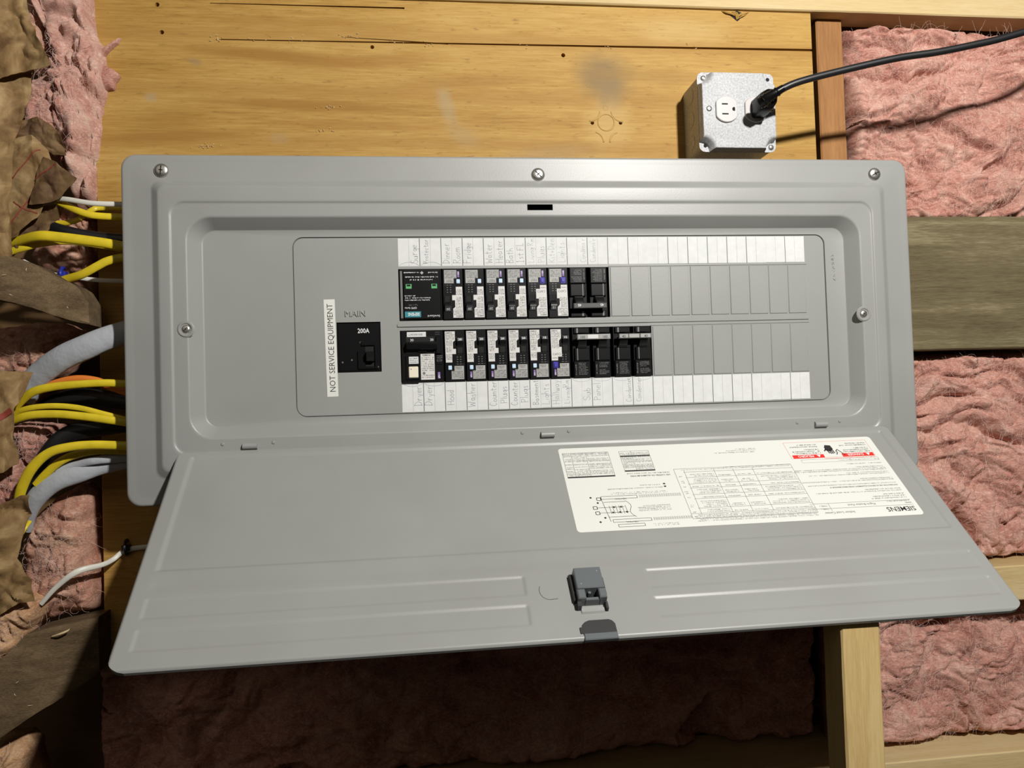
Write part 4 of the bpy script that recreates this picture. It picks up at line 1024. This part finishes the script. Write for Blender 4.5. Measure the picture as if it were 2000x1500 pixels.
# plug and cord
PC = thing('power_cord', 'thick black power cord plugged into the right socket and running off to the right', 'power cord', (18.0, 12.4, -.85))
mb = MB()
pc_ = (18.02, 12.42)
def br(x0, x1, y0, y1, z): return (rrect(x0, x1, y0, y1, .12, 4), z)
mb.loft([br(17.74, 18.42, 12.0, 12.90, -.84), br(17.74, 18.42, 12.0, 12.90, -.35), br(17.78, 18.44, 12.08, 12.92, .15), br(17.92, 18.46, 12.22, 12.95, .45), br(18.0, 18.44, 12.35, 12.9, .55)], PLAST, True, True)
for k in range(4): mb.box(17.80 + .13 * k, 17.84 + .13 * k, 12.1, 12.8, .1, .2, PLAST2)
mb.build('plug', PC, smooth=50)
cp = [px(1506, 187, .70), px(1520, 178, .88), px(1560, 160, 1.05), px(1640, 139, 1.2), px(1750, 114, 1.45), px(1830, 102, 1.65), px(1900, 88, 1.85), px(1960, 74, 2.0), px(2060, 42, 2.2), px(2200, -20, 2.4)]
mb = MB(); mb.tube([px(1487, 200, .30), px(1498, 192, .58), px(1512, 183, .80), px(1530, 172, .95)], [.30, .27, .22, .18], PLAST, seg=14)
for k in range(5):
    t = k / 4; a = np.array(px(1490 + 27 * t, 198 - 18 * t, .42 + .42 * t)); d = np.array([.72, .5, .35]); mb.tube([tuple(a), tuple(a + d * .05)], [.33 - .09 * t] * 2, PLAST, seg=14, sub=1)
mb.build('strain_relief', PC)
mb = MB(); mb.tube(cp, .172, CORD, seg=12, sub=8); mb.build('cable', PC)

# ------------------------------------------------------------------ cables entering the left end of the panel
def cable(name, label, pts, zs, wpx, m, flat=.55, cat='cable', group=None, extra=None, print_=False):
    P = [px(u, v, z) for (u, v), z in zip(pts, zs)]
    wd = [w_ / 38.0 / 2 for w_ in (wpx if isinstance(wpx, (list, tuple)) else [wpx] * len(P))]
    mb = MB(); mb.tube(P, wd, m, rb=[q * flat for q in wd], seg=14, sub=8)
    o = mb.build(name, smooth=60); tag(o, label, cat, group); return o
ye = 'yellow cables entering the panel'
XE = 275
cable('white_cable', 'thin white cable above all the yellow ones, entering the upper left corner of the panel', [(112, 388), (135, 390), (180, 397), (235, 399), (XE, 400)], [-1.4, -1.2, -1.0, -1.0, -1.0], 9, WJ)
cable('yellow_cable', 'short yellow cable curving just under the white one', [(110, 392), (128, 401), (155, 413), (185, 421), (235, 424), (XE, 425)], [-1.6, -1.5, -1.3, -1.3, -1.4, -1.4], 12, YEL, group=ye)
cable('yellow_cable', 'thin yellow cable crossing behind and rising to the panel, below the white cable', [(100, 434), (120, 436), (150, 430), (180, 410), (200, 406), (XE, 407)], [-2.2, -2.1, -2.0, -2.0, -2.1, -2.2], 10, YEL, group=ye)
cable('black_cable', 'thick black cable sloping down behind the upper yellow cables', [(60, 420), (90, 438), (130, 452), (180, 462), (235, 467), (XE, 468)], [-2.4, -2.2, -2.0, -2.0, -2.0, -2.0], 20, BJ)
cable('yellow_cable', 'widest bright yellow cable, flat and nearly level, in the upper bundle', [(5, 478), (30, 472), (75, 461), (120, 464), (200, 474), (240, 481), (XE, 484)], [-2.2, -1.9, -1.4, -1.3, -1.3, -1.4, -1.5], [14, 16, 18, 18, 17, 17, 17], YEL, group=ye)
cable('yellow_cable', 'yellow cable dipping left under the widest upper one', [(2, 500), (18, 493), (45, 484), (90, 474), (150, 472), (XE, 492)], [-2.0, -2.0, -1.9, -2.0, -2.2, -2.3], 13, YEL, group=ye)
cable('yellow_cable', 'yellow cable rising to the right from the broken timber end to the panel', [(112, 552), (128, 546), (160, 536), (190, 520), (210, 510), (240, 503), (XE, 500)], [-2.0, -1.8, -1.4, -1.3, -1.3, -1.4, -1.5], 15, YEL, group=ye)
cable('white_cable', 'thin white cable held by a blue staple above the broken timber', [(40, 507), (60, 518), (95, 533), (120, 539), (150, 542), (190, 547), (XE, 550)], [-2.6, -2.6, -2.6, -2.6, -2.8, -2.8, -2.8], 8, WJ)
cable('grey_cable', 'thick grey service cable sweeping up to the middle of the panel end', [(45, 775), (75, 735), (120, 700), (170, 677), (205, 662), (245, 650), (XE, 645)], [-2.6, -2.2, -1.7, -1.5, -1.5, -1.6, -1.7], [46, 46, 44, 44, 42, 42, 42], GJ, .5)
cable('orange_cable', 'orange cable lying on top of a yellow one in the middle bundle', [(85, 760), (110, 748), (150, 740), (190, 744), (220, 757), (XE, 775)], [-2.0, -1.9, -1.8, -1.8, -1.9, -2.0], 13, ORG)
cable('yellow_cable', 'bright yellow cable arching beneath the orange one', [(18, 822), (30, 797), (60, 768), (100, 756), (160, 750), (205, 748), (235, 749), (XE, 750)], [-2.2, -1.9, -1.5, -1.3, -1.2, -1.2, -1.3, -1.4], [10, 14, 15, 14, 13, 13, 13, 13], YEL, group=ye)
cable('yellow_cable', 'upper of the two parallel yellow cables in the middle bundle', [(20, 822), (35, 805), (65, 796), (110, 793), (155, 797), (200, 808), (240, 818), (XE, 825)], [-2.0, -1.8, -1.6, -1.5, -1.5, -1.5, -1.6, -1.7], 10, YEL, group=ye)
cable('yellow_cable', 'lower of the two parallel yellow cables in the middle bundle', [(12, 828), (28, 820), (60, 811), (110, 809), (160, 813), (205, 819), (240, 824), (XE, 830)], [-1.8, -1.6, -1.4, -1.3, -1.3, -1.3, -1.4, -1.5], 14, YEL, group=ye)
cable('black_cable', 'black cable between the grey cable and the twin yellow ones', [(85, 800), (120, 783), (160, 776), (200, 780), (XE, 790)], [-3.2, -3.0, -2.9, -2.8, -2.8], 34, BJ, .5)
cable('black_cable', 'black cable sloping down to the left behind the lower yellow cables', [(45, 975), (62, 935), (95, 880), (130, 850), (180, 838), (XE, 825)], [-2.4, -2.3, -2.2, -2.3, -2.4, -2.5], [22, 24, 26, 30, 30, 28], BJ, .5)
cable('yellow_cable', 'yellow cable arching down and left from the lower bundle, ending in torn paper', [(36, 985), (42, 955), (62, 915), (95, 885), (135, 873), (180, 869), (235, 870), (XE, 871)], [-1.6, -1.4, -1.2, -1.1, -1.1, -1.2, -1.3, -1.3], [17, 18, 18, 16, 15, 15, 15, 15], YEL, group=ye)
cable('yellow_cable', 'dark yellow cable just under the lowest bright arching one', [(70, 948), (90, 925), (120, 900), (155, 886), (200, 880), (XE, 882)], [-2.0, -1.9, -1.8, -1.8, -1.9, -2.0], 14, YEL, group=ye)
cable('grey_cable', 'grey service cable lowest in the bundle, bent down behind the torn paper', [(48, 1035), (56, 1000), (75, 968), (110, 940), (160, 922), (200, 908), (XE, 890)], [-2.6, -2.3, -2.1, -2.0, -2.1, -2.3, -2.5], [26, 30, 34, 34, 34, 34, 34], GJ, .5)
cable('grey_cable', 'short pale strip of grey cable above the lowest grey one', [(110, 920), (150, 908), (190, 899), (XE, 893)], [-2.0, -2.0, -1.9, -2.3], 14, GJ, .5)
cable('yellow_cable', 'bright yellow cable tip poking out below the torn paper on the left', [(24, 1078), (34, 1055), (48, 1032), (58, 1018)], [-1.4, -1.4, -1.5, -1.8], [13, 9, 8, 8], YEL, group=ye)
cable('white_cable', 'brown and white cable under the door, stapled to the plywood', [(80, 1180), (110, 1147), (150, 1117), (200, 1103), (222, 1092), (245, 1075), (285, 1068), (330, 1066)], [-2.0, -1.9, -1.9, -2.6, -3.2, -3.45, -3.45, -3.45], [8, 9, 11, 9, 9, 9, 9, 9], WJ)
def staple(u, v, z, m, label, s=1.0):
    p = px(u, v, z); mb = MB()
    mb.tube([(p[0] - .02, p[1] - .30 * s, z - .2), (p[0], p[1] - .25 * s, z + .05), (p[0], p[1], z + .2), (p[0], p[1] + .25 * s, z + .05), (p[0] - .02, p[1] + .30 * s, z - .2)], .08 * s, m, seg=8, sub=4)
    mb.box(p[0] - .16 * s, p[0] + .16 * s, p[1] - .12 * s, p[1] + .12 * s, z - .15, z + .16, m, ch=.04)
    mb.loft([(circ(p[0], p[1] + .1, .07, 10), z + .16), (circ(p[0], p[1] + .1, .04, 10), z + .2)], SCREW)
    o = mb.build('cable_staple'); tag(o, label, 'staple')
staple(122, 536, -2.45, BLUES, 'blue cable staple above the broken timber on the left', 1.1)
staple(246, 1070, -3.38, BJ, 'black cable staple on the plywood left of the open door', 1.1)

# ------------------------------------------------------------------ torn insulation, paper and old timber on the left
def lump(pts, z0, z1, m, label, seed, bulge=.9, nf=250, name='insulation_tuft', n=64, rag=.16, fine=1.0):
    """padded, ragged mass that fills an outline given in wall inches"""
    P = np.array([px(u, v, (z0 + z1) / 2)[:2] for u, v in pts])
    # resample the outline
    C_ = np.vstack([P, P[:1]]); d = np.r_[0, np.cumsum(np.linalg.norm(np.diff(C_, axis=0), axis=1))]
    N = 110; t = np.linspace(0, d[-1], N, endpoint=False); O = np.stack([np.interp(t, d, C_[:, 0]), np.interp(t, d, C_[:, 1])], 1)
    for _ in range(2): O = .5 * O + .25 * (np.roll(O, 1, 0) + np.roll(O, -1, 0))
    O = O + (np.stack([fbm(np.c_[O * 2.2, np.full(N, seed * 3.1)], 3), fbm(np.c_[O * 2.2 + 40, np.full(N, seed * 3.1)], 3)], 1) - .45) * 2 * rag
    c0 = O.mean(0); K = 34; rings = []
    for k in range(K):
        s = 1 - (k / (K - 1)); Q = c0 + (O - c0) * s; prof = math.sqrt(max(0, 1 - s ** 4))
        q3 = np.c_[Q, np.full(N, seed * 5.3)]
        wv = np.c_[Q + 2.2 * np.c_[fbm(q3 * .5 + 3, 3) - .45, fbm(q3 * .5 + 23, 3) - .45], np.full(N, seed * 5.3)]
        h = 1.2 * (fbm(wv * .55, 3) - .45) + .7 * (np.abs(2 * vnoise(wv * 1.1) - 1) ** .75 - .45) + .35 * (np.abs(2 * vnoise(wv * 2.6) - 1) ** .75 - .45) + .16 * (ridge(wv * 5, 3) - .6) * fine
        rings.append(np.c_[Q, z0 + (z1 - z0) * prof + bulge * h * prof])
    G = np.array(rings); G = np.concatenate([G, G[:, :1]], 1)
    mb = MB(); mb.grid(G, m)
    b_ = np.c_[O, np.full(N, z0 - .8)]; VV = np.concatenate([rings[0], b_]); mb.add(VV, [(i, i + N, (i + 1) % N + N, (i + 1) % N) for i in range(N)] + [tuple(range(2 * N - 1, N - 1, -1))], m)
    o = mb.build(name, smooth=180); tag(o, label, 'insulation')
    if nf:
        fb = MB(); PP = G.reshape(-1, 3); NN = np.tile([0, 0, 1.0], (len(PP), 1)); fibres(fb, PP, NN, nf, L=1.0, seed=seed + 100)
        w_ = fb.build('fibres', o, smooth=0); w_['kind'] = 'stuff'
    return o
lump([(50, -40), (180, -40), (190, 50), (214, 105), (216, 170), (206, 240), (196, 320), (190, 410), (150, 420), (125, 350), (105, 240), (100, 160), (92, 60)], -4.8, -2.3, INSUL4, 'pale pink torn insulation filling the upper left cavity beside the plywood', 11, nf=420, bulge=1.35)
lump([(190, 108), (205, 92), (222, 80), (234, 72), (230, 82), (214, 96), (200, 114)], -3.56, -3.3, INSUL4, 'thin pink insulation wisp lying on the plywood, upper of two', 22, nf=0, bulge=.08, rag=.06)
lump([(180, 118), (200, 124), (218, 130), (232, 146), (224, 160), (222, 172), (200, 176), (182, 170)], -3.56, -3.1, INSUL, 'pink insulation flap over the plywood edge, lower of two', 23, nf=0, bulge=.15, rag=.10)
lump([(30, -30), (85, -30), (88, 60), (100, 120), (95, 160), (60, 150), (40, 60)], -4.4, -3.0, INSUL2, 'darker pink insulation sliver behind the upper kraft paper', 12, nf=60)
lump([(60, 150), (120, 130), (130, 220), (110, 300), (60, 290), (45, 240)], -3.6, -2.2, INSUL, 'pink insulation wad bulging out beside the hanging kraft paper', 16, nf=120, bulge=.6)
lump([(90, 400), (200, 380), (200, 560), (170, 580), (100, 560), (60, 500)], -6.0, -4.6, INSUL2, 'deep shaded insulation behind the upper cable bundle', 13, nf=0)
lump([(-30, 640), (110, 625), (190, 655), (150, 700), (110, 740), (60, 745), (-30, 740)], -5.2, -3.6, INSUL2, 'reddish insulation below the broken timber, left of the thick grey cable', 14, nf=120)
lump([(70, 760), (80, 735), (45, 770), (30, 800), (60, 810)], -3.4, -2.6, INSUL, 'small pink insulation scrap beside the yellow cables on the left', 17, nf=30, bulge=.3)
lump([(22, 830), (60, 822), (110, 830), (105, 860), (80, 885), (55, 915), (30, 885)], -3.6, -2.3, INSUL, 'pink insulation clump between the middle and lower cable bundles', 15, nf=140, bulge=.6)
lump([(-30, 905), (45, 890), (40, 960), (35, 990), (-30, 1000)], -3.2, -2.2, INSUL, 'pink insulation at the left edge beside the lowest yellow arch', 18, nf=80, bulge=.5)
lump([(60, 1010), (110, 965), (150, 945), (180, 970), (186, 1050), (195, 1110), (192, 1190), (160, 1200), (80, 1215), (60, 1180), (40, 1100), (45, 1040)], -4.4, -2.6, INSUL2, 'peach insulation in the lower left cavity beside the plywood', 19, nf=420)
lump([(-40, 1170), (40, 1155), (85, 1180), (70, 1215), (45, 1255), (10, 1290), (-40, 1330)], -2.6, -1.3, INSUL3, 'tan insulation tuft resting on the lower left timber', 20, nf=200)
lump([(-40, 1450), (40, 1445), (60, 1470), (75, 1540), (-40, 1560)], -4.0, -2.6, INSUL3, 'tan insulation scrap in the bottom left corner', 21, nf=60)

def sheet3(corners, zs, m, label, seed, nu=46, nv=46, amp=.5, thick=.03, red=None, name='kraft_paper', crease=1.0, rag=.10):
    """crumpled sheet over a polygon of 4 sides, each side a polyline of pixels: top, right, bottom, left"""
    def res(poly, n):
        P = np.array([px(*q) for q in poly]); d = np.r_[0, np.cumsum(np.linalg.norm(np.diff(P, axis=0), axis=1))]; t = np.linspace(0, d[-1], n)
        return np.stack([np.interp(t, d, P[:, k]) for k in range(3)], 1)
    top, right, bot, left = corners
    T_, B_, L_, R2 = res(top, nu), res(bot, nu), res(left, nv), res(right, nv)
    u = np.linspace(0, 1, nu)[None, :, None]; v = np.linspace(0, 1, nv)[:, None, None]
    G = (1 - v) * T_[None] + v * B_[None] + (1 - u) * L_[:, None] + u * R2[:, None] - ((1 - u) * (1 - v) * T_[0] + u * (1 - v) * T_[-1] + (1 - u) * v * B_[0] + u * v * B_[-1])
    q = np.concatenate([G[..., :2], np.full(G.shape[:2] + (1,), seed * 4.1)], -1)
    w_ = q + (fbm(q * .5 + 9, 2)[..., None] - .4) * 2
    h = crease * (np.abs(fbm(w_ * .75, 2) - .38) * 2.6) + .35 * np.abs(vnoise(w_ * 1.9) - .5) + .12 * np.abs(vnoise(w_ * 5) - .5)
    G[..., 2] += amp * (h - .3)
    G[..., 0] += rag * (fbm(q * 3 + 60, 3) - .45); G[..., 1] += rag * (fbm(q * 3 + 90, 3) - .45)
    mb = MB(); mb.grid(G, m, flip=True); H = G.copy(); H[..., 2] -= thick; mb.grid(H, m)
    ring = np.concatenate([G[0, :], G[1:, -1], G[-1, -2::-1], G[-2:0:-1, 0]]); bk = ring.copy(); bk[:, 2] -= thick; nr = len(ring)
    mb.add(np.concatenate([ring, bk]), [(i, (i + 1) % nr, (i + 1) % nr + nr, i + nr) for i in range(nr)], m)
    if red:
        for (i0, j0, i1, j1, wd) in red:       # printed lines follow the surface
            n_ = 24; V_ = []
            for k in range(n_):
                t = k / (n_ - 1); jf, if_ = (j0 + (j1 - j0) * t) * (nv - 1), (i0 + (i1 - i0) * t) * (nu - 1); a = G[int(round(jf)), int(round(if_))]
                jj, ii = min(int(jf), nv - 2), min(int(if_), nu - 2); fj, fi = jf - jj, if_ - ii
                a = G[jj, ii] * (1 - fj) * (1 - fi) + G[jj, ii + 1] * (1 - fj) * fi + G[jj + 1, ii] * fj * (1 - fi) + G[jj + 1, ii + 1] * fj * fi
                V_.append(a + [0, 0, .03])
            V_ = np.array(V_); d = V_[-1] - V_[0]; nn = np.array([-d[1], d[0], 0]); nn = nn / np.linalg.norm(nn) * wd / 2
            mb.add(np.concatenate([V_ - nn, V_ + nn]), [(k, k + 1, k + 1 + n_, k + n_) for k in range(n_ - 1)], KRED)
    o = mb.build(name, smooth=28); tag(o, label, 'paper'); return o
sheet3(([(-60, -40, .6), (30, -40, .4), (46, -20, .3)], [(46, -20, .3), (58, 40, .5), (80, 85, .6), (98, 125, .9)], [(-60, 158, .6), (0, 152, .5), (50, 142, .3), (98, 125, .9)], [(-60, -40, .6), (-60, 60, .7), (-60, 158, .6)]),
       None, KRAFT, 'upper folded flap of brown kraft paper in the top left corner', 1, amp=.5, red=[(.05, .2, .35, .1, .04)])
sheet3(([(-60, 140, .2), (0, 146, .2), (60, 138, .1)], [(60, 138, .1), (58, 180, .0), (48, 215, -.1), (30, 265, 0), (22, 330, .1), (16, 420, 0), (20, 500, -.2)], [(-60, 505, -.2), (0, 503, -.2), (20, 500, -.2)], [(-60, 140, .2), (-60, 320, .4), (-60, 505, -.2)]),
       None, KRAFT, 'long hanging brown kraft paper down the left edge above the broken timber', 2, amp=.6)
sheet3(([(20, 270, -1.2), (60, 262, -1.0), (90, 285, -1.4)], [(90, 285, -1.4), (105, 325, -1.2), (110, 350, -1.2)], [(10, 480, -1.6), (30, 465, -1.5), (52, 450, -1.6), (62, 400, -1.4)], [(20, 270, -1.2), (15, 360, -1.2), (10, 480, -1.6)]),
       None, KRAFT, 'kraft paper piece with red printed lines, middle of the upper left', 3, amp=.45, red=[(.0, .45, .8, .18, .05), (.0, .9, .75, .55, .06), (.1, .62, .5, .95, .05)])
sheet3(([(82, 305, -.9), (108, 315, -.7), (122, 328, -.8)], [(122, 328, -.8), (136, 338, -.7), (148, 347, -.7)], [(58, 400, -1.2), (85, 398, -1.1), (115, 388, -1.0), (148, 347, -.7)], [(82, 305, -.9), (66, 360, -1.0), (58, 400, -1.2)]),
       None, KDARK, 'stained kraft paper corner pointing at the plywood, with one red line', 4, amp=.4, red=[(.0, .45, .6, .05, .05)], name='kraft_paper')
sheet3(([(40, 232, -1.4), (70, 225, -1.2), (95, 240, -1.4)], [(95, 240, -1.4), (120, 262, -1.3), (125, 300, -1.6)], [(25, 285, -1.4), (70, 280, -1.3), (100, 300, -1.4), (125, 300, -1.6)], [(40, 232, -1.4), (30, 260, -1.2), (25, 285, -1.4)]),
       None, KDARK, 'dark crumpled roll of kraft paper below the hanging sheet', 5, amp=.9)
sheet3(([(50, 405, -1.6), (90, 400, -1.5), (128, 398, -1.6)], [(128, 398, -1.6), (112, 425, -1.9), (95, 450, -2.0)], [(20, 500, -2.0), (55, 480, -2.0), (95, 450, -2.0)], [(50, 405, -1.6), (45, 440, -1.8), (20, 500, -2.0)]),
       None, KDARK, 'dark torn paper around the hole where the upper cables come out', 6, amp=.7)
sheet3(([(-60, 722, -1.4), (0, 724, -1.2), (62, 727, -1.4)], [(62, 727, -1.4), (48, 765, -1.2), (28, 800, -1.1), (24, 850, -1.3), (38, 905, -1.5)], [(-60, 935, -1.4), (0, 925, -1.3), (38, 905, -1.5)], [(-60, 722, -1.4), (-60, 830, -1.0), (-60, 935, -1.4)]),
       None, KRAFT, 'brown kraft paper at the left edge beside the middle cable bundle', 7, amp=.5, red=[(.0, .62, .95, .42, .25)])
sheet3(([(-60, 1000, -1.0), (0, 985, -.8), (40, 968, -.9), (60, 966, -1.0)], [(60, 966, -1.0), (60, 1000, -1.0), (40, 1060, -.9), (32, 1090, -.8), (58, 1130, -.9), (64, 1175, -1.0)], [(-60, 1245, -1.0), (0, 1200, -.9), (35, 1180, -.9), (64, 1175, -1.0)], [(-60, 1000, -1.0), (-60, 1120, -.7), (-60, 1245, -1.0)]),
       None, KRAFT, 'brown kraft paper at the left edge below the cables, torn with small holes', 8, amp=.6, red=[(.3, .05, .55, .5, .12)])

def timber(top, bot, zs, th, label, seed, name='old_timber', m=OLDB):
    """rough-sawn piece: top and bottom edge polylines (pixels) with a depth along its length"""
    n = len(top); mb = MB(); V = []
    N = 40
    tt = np.linspace(0, n - 1, N)
    A = np.array([px(u, v, z) for (u, v), z in zip(top, zs)]); B_ = np.array([px(u, v, z) for (u, v), z in zip(bot, zs)])
    It = lambda P: np.stack([np.interp(tt, range(n), P[:, k]) for k in range(3)], 1)
    A, B_ = It(A), It(B_); K = 14; rows = []
    for k in range(K):
        f = k / (K - 1); R3 = A * (1 - f) + B_ * f; q = np.c_[R3[:, :2], np.full(N, seed * 3.3)]
        R3[:, 2] += .16 * (fbm(q * 1.5, 4) - .45) + .05 * (fbm(q * 7, 2) - .4) - .08 * (k in (0, K - 1)); R3[:, 1] += (.08 * (fbm(q * 2.5 + 30, 3) - .45)) * (k in (0, K - 1)); rows.append(R3)
    G = np.array(rows); mb.grid(G, m, flip=True)
    ring = np.concatenate([G[0, :], G[1:, -1], G[-1, -2::-1], G[-2:0:-1, 0]]); bk = ring.copy(); bk[:, 2] -= th; nr = len(ring)
    mb.add(np.concatenate([ring, bk]), [(i, (i + 1) % nr, (i + 1) % nr + nr, i + nr) for i in range(nr)] + [tuple(range(nr, 2 * nr))], m)
    r = random.Random(seed)
    for _ in range(4):
        i, j = r.randrange(2, N - 2), r.randrange(2, K - 2); c_ = G[j, i]; a = r.uniform(0, 3)
        mb.tube([(c_[0], c_[1], c_[2]), (c_[0] + .09 * math.cos(a), c_[1] + .05 * math.sin(a), c_[2] + .04), (c_[0] + .22 * math.cos(a), c_[1] + .14 * math.sin(a), c_[2] + .01)], [.008, .018, .004], CHIP, seg=4, sub=1)
    o = mb.build(name, smooth=40); tag(o, label, 'timber'); return o
timber([(-70, 490), (0, 498), (30, 503), (60, 512), (100, 535), (135, 552), (152, 562), (172, 592)], [(-70, 575), (0, 585), (30, 592), (60, 600), (95, 612), (120, 620), (145, 627), (174, 634)],
       [.6, .2, 0, -.2, -.6, -.9, -1.1, -1.3], 1.5, 'broken-ended old brown timber on the left between the cable bundles', 1)
timber([(-70, 1320), (0, 1290), (50, 1240), (100, 1226), (150, 1215), (192, 1205)], [(-70, 1480), (0, 1442), (60, 1400), (110, 1370), (150, 1345), (194, 1312)],
       [-.9, -1.2, -1.5, -1.8, -2.0, -2.2], 1.8, 'weathered grey-brown timber in the lower left under the peach insulation', 2)
mb = MB(); a = px(102, 1243, -1.7); mb.tube([a, px(118, 1238, -1.55), px(132, 1232, -1.6), px(136, 1228, -1.6)], [.03, .05, .04, .01], CHIP, seg=6, sub=3); o = mb.build('wood_splinter'); tag(o, 'pale splinter lying on the lower left timber', 'splinter')
for o in bpy.data.objects:
    if '_b' in o: del o['_b']
